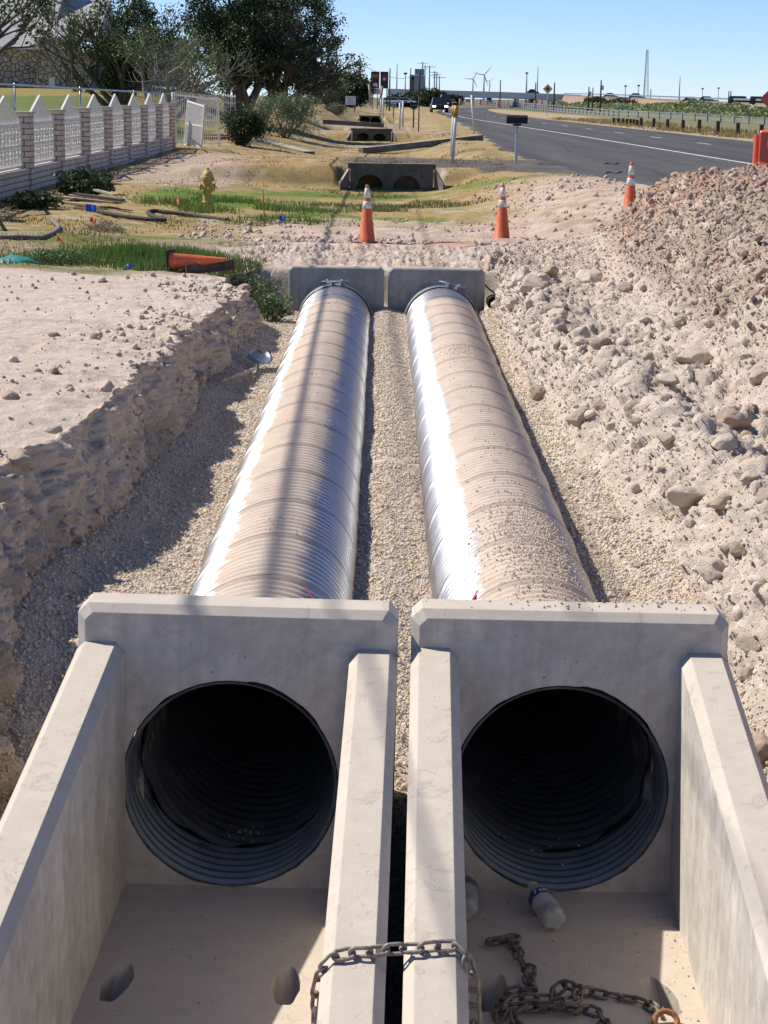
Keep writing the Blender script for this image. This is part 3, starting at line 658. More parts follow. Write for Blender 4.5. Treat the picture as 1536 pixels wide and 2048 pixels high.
def pipe_arrays(y0, y1, R, n, step, amp, flip=False):
    rows = int((y1-y0)/step); yy = np.linspace(y0, y1, rows); a = np.linspace(-PI, PI, n, endpoint=False)
    A, Yy = np.meshgrid(a, yy); th = Yy-LEAD*A/(2*PI)
    q = np.cos(2*PI*th/PIT); r = R+amp*np.sign(q)*np.abs(q)**.8
    sd_ = np.abs(((th/LEAD) % 1.)-.5)*LEAD; r = r+.008*np.exp(-(sd_/.014)**2)
    r = r+.0025*fbm(np.stack([A.ravel()*1.5, Yy.ravel()*1.2, 0*A.ravel()], 1), 2, 7).reshape(A.shape)
    V = np.stack([r*np.sin(A), Yy, r*np.cos(A)], 2).reshape(-1, 3)
    i = np.arange(rows*n).reshape(rows, n); j = np.roll(i, -1, 1)
    Fq = np.stack([i[:-1], i[1:], j[1:], j[:-1]], 2).reshape(-1, 4)
    return V, (Fq[:, ::-1] if flip else Fq)
PIPES = []
for x, lab, phl, phr, off, sk_ in ((PXL, 'left corrugated steel pipe with a long soft shadow along its dusty crown', -.66, .60, 1.3, -.0003), (PXR, 'right corrugated steel pipe with loose gravel strewn on its dusty crown', -.62, .82, 7.7, .0)):
    e = empty('corrugated_pipe', (x, 7.95, PZ), lab, 'culvert pipe', 'corrugated pipes in the trench'); PIPES.append(e)
    V, Fq = pipe_arrays(0, 16.82, PR, 112, .0094, .0092); link('pipe_shell', npmesh('pipe_shell', V, Fq), pipe_mat('dusty_galvanised_pipe', phl, phr, off), e, True)
    V, Fq = pipe_arrays(.03, 16.82, PR-.024, 84, .0141, .0092, True); link('pipe_lining', npmesh('pipe_lining', V, Fq), M_inner, e, True)
    # band coupling at the far headwall with its tightening rods
    mb = MB(); n = 64; prof = [(PR+.024, 16.50), (PR+.024, 16.56), (PR+.040, 16.60), (PR+.024, 16.64), (PR+.024, 16.72), (PR+.016, 16.72)]
    mb.lathe(prof, n, (0, 0, 0), M=Matrix.Rotation(-PI/2, 3, 'X'), cap=False); band = mb.build('coupling_band', M_galv, e, True)
    mb = MB(); tl = -.03 if x < 0 else .25; zc_ = PR+.075
    R_ = Matrix.Rotation(tl, 3, 'Y')
    mb.tube([R_@Vector((-.165, 16.55, zc_)), R_@Vector((.19, 16.55, zc_))], .011, 8)
    mb.build('tension_rod', M_galv, band)
    for sx_ in (-.055, .065):
        mb = MB(); mb.box(R_@Vector((sx_, 16.57, PR+.045)), (.03, .09, .075), M=R_); mb.lathe([(.021, -.012), (.021, .012)], 6, R_@Vector((sx_+(-.032 if sx_ < 0 else .032), 16.55, zc_)), M=Matrix.Rotation(PI/2, 3, 'Y')); mb.build('lug', M_galv, band, bevel=.003)
    # red paint stripe near the near end
    a0, a1 = ((.50, .88) if x < 0 else (-.98, -.58)); vs, fs = [], []; nn = 14; wd = .05 if x < 0 else .06
    for i in range(nn+1):
        a = a0+(a1-a0)*i/nn
        for s in (-1, 1):
            yv = (1.42-.50*(i/nn)+s*wd*.5*(1-.7*abs(i/nn-.5))) if x < 0 else (1.12+.34*(i/nn)+s*wd*.5); r = PR+.0125; vs.append((r*math.sin(a), yv, r*math.cos(a)))
    for i in range(nn): fs.append((2*i, 2*i+1, 2*i+3, 2*i+2))
    MB().add(vs, fs).build('paint_mark', M_red, e, True)

# ------------------------------------------------------------------ stones
def ico(sub):
    bm = bmesh.new(); bmesh.ops.create_icosphere(bm, subdivisions=sub, radius=1); V = np.array([v.co[:] for v in bm.verts]); Fi = np.array([[v.index for v in f.verts] for f in bm.faces]); bm.free(); return V, Fi
def stone_proto(sub, seed, cuts=6, rough=.16, fine=0):
    V, Fi = ico(sub); r = np.random.default_rng(seed)
    V = V*(1+rough*fbm(V*1.3+seed*7.1, 3, seed))[:, None]
    for _ in range(cuts):
        nrm = r.normal(size=3); nrm /= np.linalg.norm(nrm); d = r.uniform(.52, .88); s_ = V@nrm-d; V = V-np.clip(s_, 0, None)[:, None]*nrm*.92
    V = V*(1+rough*.35*fbm(V*4.+seed, 3, seed+3))[:, None]
    if fine: V = V*(1+fine*fbm(V*7.+seed, 4, seed+5))[:, None]
    return V/np.abs(V).max(), Fi
def rotmats(n, rng, tilt=None):
    q = rng.normal(size=(n, 4)); q /= np.linalg.norm(q, axis=1, keepdims=True); w_, x, y, z = q.T
    return np.stack([np.stack([1-2*(y*y+z*z), 2*(x*y-z*w_), 2*(x*z+y*w_)], 1), np.stack([2*(x*y+z*w_), 1-2*(x*x+z*z), 2*(y*z-x*w_)], 1), np.stack([2*(x*z-y*w_), 2*(y*z+x*w_), 1-2*(x*x+y*y)], 1)], 1)
def scatter(name, pos, size, protos, col, m, label, kind='stuff', flat=(.55, 1.), cat=None, rng=RNG, smooth=False):
    n = len(pos); pick = rng.integers(0, len(protos), n); Vs, Fs, Cs, b = [], [], [], 0
    R = rotmats(n, rng); sc = rng.uniform(flat[0], flat[1], (n, 3))*size[:, None]
    for k, (V, Fi) in enumerate(protos):
        ix = np.where(pick == k)[0]
        if len(ix) == 0: continue
        W_ = np.einsum('nij,nvj->nvi', R[ix], V[None]*sc[ix][:, None, :])+pos[ix][:, None, :]
        Vs.append(W_.reshape(-1, 3)); Fs.append((Fi[None]+(np.arange(len(ix))*len(V))[:, None, None]+b).reshape(-1, 3)); Cs.append(np.repeat(col[ix], len(V), 0)); b += len(ix)*len(V)
    o = link(name, npmesh(name, np.concatenate(Vs), np.concatenate(Fs), np.concatenate(Cs)), m, smooth=smooth)
    return tag(o, label, cat, None, kind)
def pick_on(weight, n, rng=RNG):
    """random points on the near ground, chosen by weight per vertex (times local area)"""
    A = NEARV.reshape(m, ncol, 3); du = A[:-1, 1:]-A[:-1, :-1]; dv = A[1:, :-1]-A[:-1, :-1]
    ar = np.linalg.norm(np.cross(du, dv), axis=2)*weight.reshape(m, ncol)[:-1, :-1]; p_ = np.cumsum(ar.ravel()); r = np.searchsorted(p_, rng.random(n)*p_[-1]); i, j = np.divmod(r, ncol-1)
    a, b = rng.random((2, n, 1)); pos = A[i, j]+du[i, j]*a+dv[i, j]*b; nr_ = NEARN.reshape(m, ncol, 3)[i, j]; return pos, nr_
PEB = [stone_proto(1, 100+k, 3, .25) for k in range(8)]
RUB = [stone_proto(2, 200+k, 9, .24) for k in range(12)]
BIG = [stone_proto(4, 300+k, 13, .22, .10) for k in range(12)]
DSTv = np.maximum(np.hypot(NEARV[:, 0], NEARV[:, 1]), 5)
vis = ss(NEARV[:, 1], 5.2, 6.2)*(np.abs(NEARV[:, 0]) < .24*NEARV[:, 1]+.7)
gw = (zn == 2)*1.*(NEARV[:, 2] > -1.2)*(NEARV[:, 1] < 24.9)*vis
gw = gw+(((zn == 1) | (zn == 3))*np.exp(-np.clip(NEARV[:, 2]+.47, 0, 9)/.07))*vis*.6*(NEARV[:, 1] < 24.9)*(NEARV[:, 2] > -1.2)
def pebcol(n, rng=RNG):
    pal = np.array([(.60, .505, .40), (.55, .46, .37), (.64, .56, .47), (.48, .41, .34), (.64, .51, .28), (.50, .44, .41), (.38, .30, .24), (.60, .46, .32)]); w_ = np.array([.26, .2, .16, .1, .09, .08, .03, .08])
    return np.clip(pal[rng.choice(8, n, p=w_/w_.sum())]*rng.uniform(.78, 1.18, (n, 1)), .03, .9)
nf = gw*ss(14.5-NEARV[:, 1], 0, .1); nb = gw*ss(NEARV[:, 1]-14.5, 0, .1)
p1, n1_ = pick_on(nf, 118000); s1 = np.clip(.0062*np.exp(RNG.exponential(.28, len(p1))), .005, .02); p2, n2v = pick_on(nb, 60000); s2 = RNG.uniform(.007, .015, len(p2))
pos = np.concatenate([p1, p2]); nr_ = np.concatenate([n1_, n2v]); sz = np.concatenate([s1, s2])
pos = pos+nr_*(sz*RNG.uniform(-.3, .75, len(sz)))[:, None]
keep = np.ones(len(pos), bool)
for xp in (PXL, PXR): keep &= ~((np.hypot(pos[:, 0]-xp, pos[:, 2]-PZ) < PR+.01) & (pos[:, 1] > 7.5))
for k in 'LR':
    lx, ly = yaw_local(pos[:, 0], pos[:, 1], *UC[k], UYAW[k]); keep &= ~((np.abs(lx) < .66) & (ly < .215) & (ly > -5.3) & (pos[:, 2] > -1.4))
scatter('gravel', pos[keep], sz[keep], PEB, pebcol(int(keep.sum())), M_peb, 'pale tan pea gravel bedding packed round both pipes')
# gravel that rolled onto the pipe crowns and a little into the pipes
ps, ss_ = [], []
for xp, patches in ((PXR, [(10.4, .18, .95, .30, 2300), (9.2, .1, .6, .25, 330), (18.3, .0, .5, .18, 260), (12.8, .25, .8, .3, 120), (15.5, .1, 3, .35, 110)]), (PXL, [(10.6, .1, .35, .12, 26), (15.3, .2, 2.5, .3, 60), (22.5, .1, .9, .3, 150)])):
    for (yc, fc, sy, sf, nn) in patches:
        yy = RNG.normal(yc, sy*.55, nn); ff = RNG.normal(fc, sf, nn); s_ = RNG.uniform(.004, .0088, nn); k_ = (yy > 7.95) & (yy < 24.2); r = PR+.006+s_*.5
        ps.append(np.stack([xp+r*np.sin(ff), yy, PZ+r*np.cos(ff)], 1)[k_]); ss_.append(s_[k_])
for (x, y, sx_, sy, nn, z) in ((PXL+.02, 8.13, .06, .05, 46, PZ-.452), (PXR+.0, 8.02, .1, .07, 16, PZ-.452)):
    s_ = RNG.uniform(.005, .010, nn); xx = RNG.normal(x, sx_, nn); r = PR-.020-s_*.4; zz = PZ-np.sqrt(np.maximum(r**2-(xx-x)**2, .01)); ps.append(np.stack([xx, RNG.normal(y, sy, nn), zz], 1)); ss_.append(s_)
pos = np.concatenate(ps); sz = np.concatenate(ss_)
scatter('loose_gravel', pos, sz, PEB, lin(.56, .465, .37)*RNG.uniform(.82, 1.15, (len(pos), 1)), M_peb, 'loose pebbles strewn over the crowns and mouths of the pipes')
# crumbs on the precast floors and headwall tops
ps, sz = [], []
for k, nn in (('L', 35), ('R', 170)):
    lx = RNG.uniform(-.45, .46, nn) if k == 'L' else np.where(RNG.random(nn) < .5, .46-np.abs(RNG.normal(0, .09, nn)), RNG.uniform(-.45, .46, nn)); ly = RNG.uniform(-2.2, -.03, nn); s_ = RNG.uniform(.0022, .0075, nn)*RNG.uniform(.5, 1, nn)
    c, s = math.cos(UYAW[k]), math.sin(UYAW[k]); ps.append(np.stack([UC[k][0]+lx*c-ly*s, UC[k][1]+lx*s+ly*c, -1.06+s_*.6-(lx*math.radians(.5) if k == 'L' else 0)], 1)); sz.append(s_)
nn = 46; lx = np.concatenate([RNG.uniform(-.2, .6, 30), RNG.uniform(-.6, .6, 16)]); s_ = RNG.uniform(.003, .010, nn); ps.append(np.stack([UC['R'][0]+lx, UC['R'][1]+RNG.uniform(.05, .19, nn), .172+s_*.5], 1)); sz.append(s_)
pos = np.concatenate(ps); sz = np.concatenate(sz); scatter('dirt_crumbs', pos, sz, PEB, pebcol(len(pos))*.75, M_peb, 'dirt crumbs scattered on the concrete floors and headwall tops')
# rubble: left bank crumbs, right bank, shelf and heap
def rubcol(pos, rng=RNG):
    n = len(pos); hh = ss(heap(pos[:, 0], pos[:, 1]), .05, .4)[:, None]; a = lin(.53, .44, .355); b = lin(.39, .30, .23); red = lin(.40, .26, .18); t_ = rng.random((n, 1)); c = a*(1-hh)+(b*(1-hh*0)+(red-b)*(t_ > .75))*hh
    return np.clip(c*rng.uniform(.78, 1.2, (n, 1)), .03, .85)
wt = (W[4]*vis*(.16+2.2*wheap+.25*ss(f1, 0, .3))*(1-.75*ss(NEARV[:, 1], 24, 27)*(1-wheap))+W[3]*vis*.85*ss(NEARV[:, 2], -.44, -.25))*(NEARV[:, 1] < 29.5)
pp, nn_ = pick_on(wt, 17000); d_ = pp[:, 1]; sz = .009*np.exp(RNG.exponential(.46, len(pp))); sz = np.clip(sz*np.interp(d_, [6, 14, 25], [.85, 1.1, 1.5]), .007, .065)
lowg = pp[:, 2] < -.40; sz = np.where(lowg, sz*.6, sz)
scatter('rubble', pp+nn_*(sz*.02)[:, None], sz, RUB, rubcol(pp), M_rock, 'broken caliche rubble and clods over the right bank and spoil heap')
pq, nq = pick_on((W[4]*vis*(.6+.5*wheap)+W[3]*vis*1.2*ss(NEARV[:, 2], -.42, -.25))*(NEARV[:, 1] < 29.5), 52000); sz = np.clip(.0065*np.exp(RNG.exponential(.28, len(pq)))*np.interp(pq[:, 1], [6, 14, 25], [.75, 1.0, 1.4]), .005, .026)
scatter('dirt_crumbs', pq+nq*(sz*.2)[:, None], sz, PEB, rubcol(pq)*.95, M_rock, 'fine crumbled caliche covering the right bank and spoil heap')
wt = (W[0]*vis*(.05+.8*wl_*ss(f1, -.1, .3))+W[1]*vis*.35)*(NEARV[:, 1] < 24)+W[4]*vis*(NEARV[:, 1] > 25)*(1-wheap)*.3
pp, nn_ = pick_on(wt, 2600); sz = np.clip(.009*np.exp(RNG.exponential(.45, len(pp)))*np.interp(pp[:, 1], [6, 14, 25], [.8, 1.1, 1.5]), .007, .05)
scatter('dirt_clods', pp+nn_*(sz*.25)[:, None], sz, RUB, np.clip(lin(.56, .445, .35)*RNG.uniform(.7, 1.15, (len(pp), 1)), .03, .8), M_rock, 'small crumbs and clods on the left bank and churned dirt')
nn = 5200; x = RNG.uniform(-3.2, 5.2, nn); y = 30+16*RNG.random(nn)**1.6; k_ = RNG.random(nn) < (1-ss(y, 33.5, 36)*(1-ss(x, 1.5, 3)))*.9; x, y = x[k_], y[k_]; sz = np.clip(.014*np.exp(RNG.exponential(.45, len(x))), .012, .08)
scatter('dirt_clods', np.stack([x, y, hb(x, y)+sz*.15], 1), sz, RUB, lin(.53, .425, .34)*RNG.uniform(.75, 1.15, (len(x), 1)), M_rock, 'clods strewn over the churned dirt by the cones')
# individual rocks
BIGM = []
for k, (V, Fi) in enumerate(BIG):
    me = npmesh('rock', V, Fi, np.repeat(lin(*[(.62, .51, .40), (.58, .465, .35), (.65, .55, .44), (.48, .37, .28)][k % 4])[None], len(V), 0)); me.materials.append(M_rock); BIGM.append(me)
def rock(p, s, label, group, cat='rock', flat=(1, .8, .62), k=None, sink=.36):
    k = random.randrange(12) if k is None else k
    o = bpy.data.objects.new('rock', BIGM[k]); COL.objects.link(o); o.scale = (s*flat[0], s*flat[1], s*flat[2]); o.rotation_euler = (random.uniform(-.25, .25), random.uniform(-.25, .25), random.uniform(0, 6.28)); o.location = (p[0], p[1], p[2]+s*flat[2]*(1-2*sink)*.6)
    return tag(o, label, cat, group)
RBK = 'large rocks on the right bank and heap'
for (u, v, wpx, lab, k) in (
    (1382, 722, 84, 'large pale boulder at the foot of the spoil heap, biggest on the shelf', 0), (1340, 765, 52, 'pale rounded boulder just below the biggest boulder on the shelf', 2), (1215, 722, 62, 'blocky pale rock on the lip of the right bank beside a split stone', 4),
    (1292, 715, 40, 'small grey block between the split stone and the biggest boulder', 8), (1100, 545, 44, 'brown block above the far end of the right bank near the second cone', 3), (1068, 572, 62, 'long pale rock balanced on the far lip of the right bank', 1),
    (1180, 560, 70, 'flat pale slab lying behind the brown block, long side to the camera', 6), (1247, 578, 46, 'dark grey angular block at the foot of the heap beyond the slab', 7), (1190, 770, 30, 'smooth white stone halfway down the right bank', 10), (1470, 848, 88, 'long brown ledge rock with a dark underside near the heap foot', 3),
    (1376, 990, 84, 'big pale rock high on the near right bank with a shaded face', 2), (1440, 1010, 62, 'pale rock right of the big shaded rock on the near bank', 5), (1500, 960, 52, 'wedge shaped pale rock at the right edge above the near bank', 9), (1420, 1140, 92, 'wide pale slab of caliche on the near right bank above the headwall', 6),
    (1470, 1100, 54, 'knobbly dark pocked rock on the near right bank', 11), (1500, 1290, 64, 'flat cream stone right of the near right headwall', 0), (1490, 1345, 46, 'rough stone wedged below the flat cream stone', 4), (1524, 1500, 92, 'dark shaded boulder beside the right wing wall', 7),
    (1135, 976, 22, 'brown stone lying alone on the gravel right of the right pipe', 3), (1233, 1040, 26, 'larger of a few pebbly stones on the gravel at the toe of the right bank', 4), (1280, 1132, 24, 'round tan stone on the gravel below the near right bank', 1), (1250, 1187, 22, 'reddish stone on the gravel close to the right headwall', 3),
    (1355, 640, 34, 'grey rock resting at the toe of the heap beyond the biggest boulder', 8), (1420, 650, 36, 'pale rock low on the heap slope', 5), (1125, 615, 30, 'pale rock on the far right bank below the long rock', 9), (1290, 640, 30, 'buff stone in the hollow between bank and heap', 2), (1510, 760, 56, 'buff rock at the right edge above the brown ledge rock', 5),
    (1165, 700, 26, 'small buff rock on the lip of the right bank left of the split stone', 9), (1330, 880, 44, 'rounded rock on the shelf below the brown ledge rock', 10), (1275, 845, 36, 'grey stone on the shelf edge above the gravel', 8)):
    p = hit(u, v); zc_ = math.hypot(p.y, p.z-H); rock(p, wpx*zc_/F*.55, lab, RBK, k=k)
LBK = 'rocks on the left bank'
for (u, v, wpx, lab, k) in (
    (205, 560, 24, 'white stone at the edge of the grass behind the graded bank', 2), (108, 862, 40, 'pale rock on the near left bank beside a hollow', 0), (110, 672, 28, 'brown stone lying on the graded left bank', 3), (215, 780, 46, 'angular rock set in the lip of the left bank', 4), (272, 800, 38, 'second angular rock in the lip of the left bank, nearer the trench', 6),
    (35, 925, 70, 'broad pale rock on the slumped near left bank', 5), (150, 1080, 48, 'pale knob of rock sticking out of the left trench wall', 1), (400, 755, 40, 'dark grey rock bulging from the left trench wall by the shovel', 7), (136, 776, 24, 'buff stone on the graded left bank near the lip', 9), (458, 578, 34, 'low pale lump at the far end of the graded left bank', 10),
    (488, 575, 26, 'pointed pale lump at the far corner of the left bank', 11), (320, 690, 32, 'flat stone perched on the lip of the left bank', 6), (20, 790, 40, 'dark stone at the left edge on the graded bank', 7), (110, 745, 30, 'reddish stone half buried on the graded left bank', 3)):
    p = hit(u, v); zc_ = math.hypot(p.y, p.z-H); rock(p, wpx*zc_/F*.55, lab, LBK, k=k, sink=.32)
# further clods on the heap and shelf, alike among themselves
wh = wheap*vis*(NEARV[:, 1] < 28.5); pp, nn_ = pick_on(wh, 150)
for p in pp: rock(p, random.uniform(.05, .10), 'fist sized brown clod lying among many like it on the spoil heap slope', 'clods on the spoil heap slope', 'clod', (1, .8, .75))
wh = (W[4]*(1-wheap)+W[3]*.5)*vis*(NEARV[:, 1] < 24)*(NEARV[:, 2] > -.3); pp, nn_ = pick_on(wh, 70)
for p in pp: rock(p, random.uniform(.035, .075), 'pale stone lying among many like it on the right bank between pipe and heap', 'stones on the right bank', 'rock', (1, .8, .7))

lipx = lr[np.clip(np.searchsorted(YS, NEARV[:, 1]), 0, len(YS)-1)]
wh = np.exp(-((NEARV[:, 0]-lipx-.05)/.20)**2)*vis*(NEARV[:, 1] < 24)*((zn == 3) | (zn == 4)); pp, nn_ = pick_on(wh, 62)
for p in pp: rock(p, random.uniform(.06, .14), 'crusted caliche lump lying among others along the broken lip of the right bank', 'lumps along the lip of the right bank', 'rock', (1, .85, .75), sink=.42)
# ------------------------------------------------------------------ traffic cones
def cone_parts(e, collars=True):
    mb = MB(); mb.lathe([(.150, .0), (.150, .025), (.140, .030), (.135, .034), (.029, .885), (.026, .905), (.016, .912), (.0, .912)], 28); body = mb.build('cone_body', M_orange, e, True, ang=50)
    mb = MB(); mb.box((0, 0, .0125), (.37, .37, .025)); mb.build('base', M_black, e, bevel=.006)
    for z0, z1 in ((.545, .66), (.71, .86)):
        r = lambda z: .135+(.029-.135)*(z-.034)/(.885-.034)+.0025
        MB().lathe([(r(z0)-.002, z0), (r(z0), z0+.001), (r(z1), z1-.001), (r(z1)-.002, z1)], 28, cap=False).build('reflective_collar', M_reflect, e, True)
cg = 'traffic cones round the work'
p = at(733, 484, 30.2); e0 = empty('traffic_cone', (p.x, p.y, gz_at(p.x, p.y)-.01), 'orange traffic cone standing on churned dirt straight beyond the left pipe', 'traffic cone', cg); cone_parts(e0)
for (u, v, D_, lab, rz) in ((1003, 480, 31.2, 'orange traffic cone standing on churned dirt beside the round concrete cover', .4), (1259, 428, 31.4, 'orange traffic cone half sunk behind the spoil heap near the road', .9)):
    c = copy_tree(e0); p = at(u, v, D_); g_ = gz_at(p.x, p.y); c.location = (p.x, p.y, g_-.01 if v > 450 else p.z-.08); c.rotation_euler.z = rz; tag(c, lab, 'traffic cone', cg)
p = hit(300, 566); p = Vector((p.x, 24.35, gz_at(p.x, 24.35)))
e = empty('traffic_cone', (p.x+.06, p.y+.05, p.z+.125), 'orange traffic cone lying on its side at the edge of the graded bank', 'traffic cone', cg, (0, math.radians(86), math.radians(-14))); e.scale = (.82, .82, .82)
MB().lathe([(.150, .0), (.150, .025), (.140, .030), (.135, .034), (.029, .885), (.026, .905), (.0, .912)], 28).build('cone_body', M_orange, e, True, ang=50)
MB().box((0, 0, .0125), (.37, .37, .03)).build('base', M_black, e, bevel=.006)
mb = MB(); a, b = hit(352, 566), hit(452, 560); mb.bar((a.x, 24.2, a.z+.06), (b.x+.05, 24.5, b.z+.12), .04, .13)
tag(mb.build('timber_plank', M_wooddark, bevel=.004), 'dark plank lying aslant in front of the fallen cone', 'plank')
# ------------------------------------------------------------------ shovel
a, b = hit(441, 783), hit(508, 752); blade_c = hit(517, 744)
e = empty('shovel', blade_c+Vector((0, 0, .03)), 'shovel lying on the gravel by the left trench wall, blade towards the pipe', 'shovel')
d = (b-a).normalized(); e_inv = e.location
mb = MB(); mb.tube([a+Vector((0, 0, .12))-e_inv, b+Vector((0, 0, .08))-e_inv], .021, 10); mb.build('handle', M_wood, e, True)
mb = MB(); mb.tube([b+Vector((0, 0, .06))-e_inv-d*.12, b+Vector((0, 0, .06))-e_inv+d*.02, Vector((-.02, 0, .05))], [.022, .021, .015], 10); mb.build('socket', M_galv, e, True)
vs, fs = [], []; nx, ny = 9, 12; side = Vector((-d.y, d.x, 0)).normalized()
for i in range(ny+1):
    t_ = i/ny; wdt = .125*(1 if t_ < .55 else max(.18, math.sqrt(max(0, 1-((t_-.55)/.47)**2))))
    for j in range(nx+1):
        s_ = j/nx*2-1; vs.append(d*(.02+.31*t_)+side*(s_*wdt)+Vector((0, 0, .06+.10*t_-.03*math.sin(t_*2.2)+.035*s_*s_))+Vector((0, .35, .5))*(s_*wdt*.5))
for i in range(ny):
    for j in range(nx): k = i*(nx+1)+j; fs.append((k, k+1, k+nx+2, k+nx+1))
o = MB().add(vs, fs).build('blade', metal_mat('worn_shovel_steel', (.22, .235, .26), .42), e, True); sm = o.modifiers.new('thick', 'SOLIDIFY'); sm.thickness = .004
# ------------------------------------------------------------------ chains
def link_mesh(L=.086, W=.056, d=.0145):
    r = d/2; hl = L/2-W/2; R = W/2-r; pts = []
    for k in range(9): a = -PI/2+PI*k/8; pts.append((hl+R*math.cos(a), R*math.sin(a), 0))
    for k in range(9): a = PI/2+PI*k/8; pts.append((-hl+R*math.cos(a), R*math.sin(a), 0))
    mb = MB(); mb.tube(pts, r, 8, close=True); return mb.mesh('link')
LINK = link_mesh(.081, .052, .0135); LINK.polygons.foreach_set('use_smooth', np.ones(len(LINK.polygons), bool)); LINK2 = LINK.copy(); LINK.materials.append(M_chain); LINK2.materials.append(M_chain2)
def resample(pts, step):
    pts = [Vector(p) for p in pts]; out = [pts[0].copy()]; cur = pts[0].copy(); i = 1
    while i < len(pts):
        d = (pts[i]-cur).length
        if d >= step: cur = cur+(pts[i]-cur)*(step/d); out.append(cur.copy())
        else: i += 1
    return out
def smooth_path(pts, n=6):
    pts = [Vector(p) for p in pts]; out = []
    for i in range(len(pts)-1):
        p0, p1, p2, p3 = pts[max(i-1, 0)], pts[i], pts[i+1], pts[min(i+2, len(pts)-1)]
        for k in range(n):
            t = k/n; out.append(.5*((2*p1)+(p2-p0)*t+(2*p0-5*p1+4*p2-p3)*t*t+(3*p1-p0-3*p2+p3)*t**3))
    return out+[pts[-1]]
def chain(e, pts, me, up=Vector((0, 0, 1)), jit=.12, phase=0, rolls=(.35, 1.92)):
    Pp = resample(smooth_path(pts), .054); o0 = e.location
    for i in range(len(Pp)-1):
        a, b = Pp[i], Pp[i+1]; t = (b-a).normalized(); u_ = up(a) if callable(up) else up; s = u_.cross(t); s = s.normalized() if s.length > .05 else Vector((1, 0, 0)); n_ = t.cross(s)
        roll = rolls[(i+phase) % 2]+random.uniform(-jit, jit); s2 = s*math.cos(roll)+n_*math.sin(roll); n2_ = t.cross(s2)
        o = bpy.data.objects.new('link', me); COL.objects.link(o); o.parent = e
        M = Matrix((t, s2, n2_)).transposed().to_4x4(); M.translation = (a+b)/2-o0; o.matrix_local = M
def topz(k, s, w):
    """height of a wing top below world point w, for resting the chain on"""
    lx, ly = yaw_local(w.x, w.y, *UC[k], UYAW[k]); return .012+ly/6.
def on_top(u, v, lift=.016):
    z = -.5
    for _ in range(12): p = onz(u, v, z); z = .012+(p.y-7.6)/6.+lift
    return onz(u, v, z)
YC = on_top(700, 1905).y
pts = [at(628, 2085, YC), at(629, 2045, YC), at(632, 1995, YC), at(642, 1950, YC), on_top(652, 1925), on_top(668, 1912), on_top(705, 1905), on_top(745, 1904, .018), on_top(788, 1897, .014), on_top(832, 1897, .018), on_top(870, 1893), on_top(903, 1890), on_top(924, 1900), at(941, 1935, YC), at(946, 1975, YC), at(947, 2020, YC), at(949, 2085, YC)]
e = empty('chain', pts[6], 'dusty chain draped across the two middle wing walls', 'chain'); chain(e, pts, LINK)
pl = on_top(646, 1948); mb = MB(); mb.box((0, 0, 0), (.02, .045, .022)); 
zc = -1.06+.012
def fl(u, v, h=0): return onz(u, v, zc+h)
pp = [fl(1027, 1888), fl(1036, 1905, .03), fl(1042, 1920, .01), fl(1046, 1934), fl(1072, 1938), fl(1060, 1948, .012), fl(1052, 1958), fl(1058, 1968), fl(1072, 1978, .02), fl(1040, 1982), fl(1012, 1990), fl(1000, 2006), fl(992, 2030), fl(996, 2044), fl(1006, 2022, .025), fl(1018, 2004, .03), fl(1048, 1995, .03), fl(1085, 2000, .03), fl(1104, 1996, .03), fl(1110, 1980, .03), fl(1128, 1968, .05), fl(1152, 1972, .055), fl(1158, 1990, .06), fl(1140, 2006, .055), fl(1118, 2000, .065), fl(1120, 1982, .085), fl(1142, 1980, .095), fl(1150, 1996, .085), fl(1128, 2008, .05), fl(1100, 2012, .03), fl(1060, 2010, .02), fl(1035, 2016, .03), fl(1024, 2034, .0), fl(1034, 2056), fl(1060, 2070)]
e = empty('chain', fl(1080, 1990), 'dark chain heaped on the floor of the right end section with a grab hook', 'chain'); chain(e, pp, LINK2, jit=.5)
pp = [fl(1010, 2034), fl(1022, 2020), fl(1050, 2014), fl(1085, 2019), fl(1120, 2014), fl(1150, 2022, .015), fl(1180, 2017), fl(1200, 2026), fl(1208, 2042), fl(1214, 2066)]
chain(e, pp, LINK2, jit=.4, phase=1)
pp = [fl(1150, 1978, .05), fl(1168, 1982, .02), fl(1196, 1986), fl(1228, 1994), fl(1258, 1996), fl(1284, 2004), fl(1304, 2012), fl(1316, 2026), fl(1326, 2044, -.02)]
chain(e, pp, LINK2, jit=.35)
mb = MB(); h0 = e.location; hk = [fl(1026, 1884), fl(1018, 1881), fl(1005, 1884), fl(992, 1884), fl(980, 1884), fl(974, 1890), fl(982, 1894), fl(996, 1893)]
mb.tube([p_-h0+Vector((0, 0, .012)) for p_ in smooth_path(hk, 4)], [.010+.007*math.sin(min(1, i/14)*PI) for i in range(29)], 10); mb.tube([fl(1026, 1884)-h0+Vector((math.cos(a)*.026, math.sin(a)*.026, .018)) for a in np.linspace(0, 2*PI, 14, endpoint=False)], .009, 8, close=True)
mb.build('grab_hook', M_chain2, e, True)
rp = fl(1332, 2044); mb = MB(); mb.tube([(math.cos(a)*.042, math.sin(a)*.026, .0+math.sin(a)*.03) for a in np.linspace(0, 2*PI, 24, endpoint=False)], .011, 10, close=True)
tag(mb.build('lifting_ring', M_rust, smooth=True, loc=rp), 'rust brown iron ring in the right hand floor pocket at the end of the chain', 'ring')
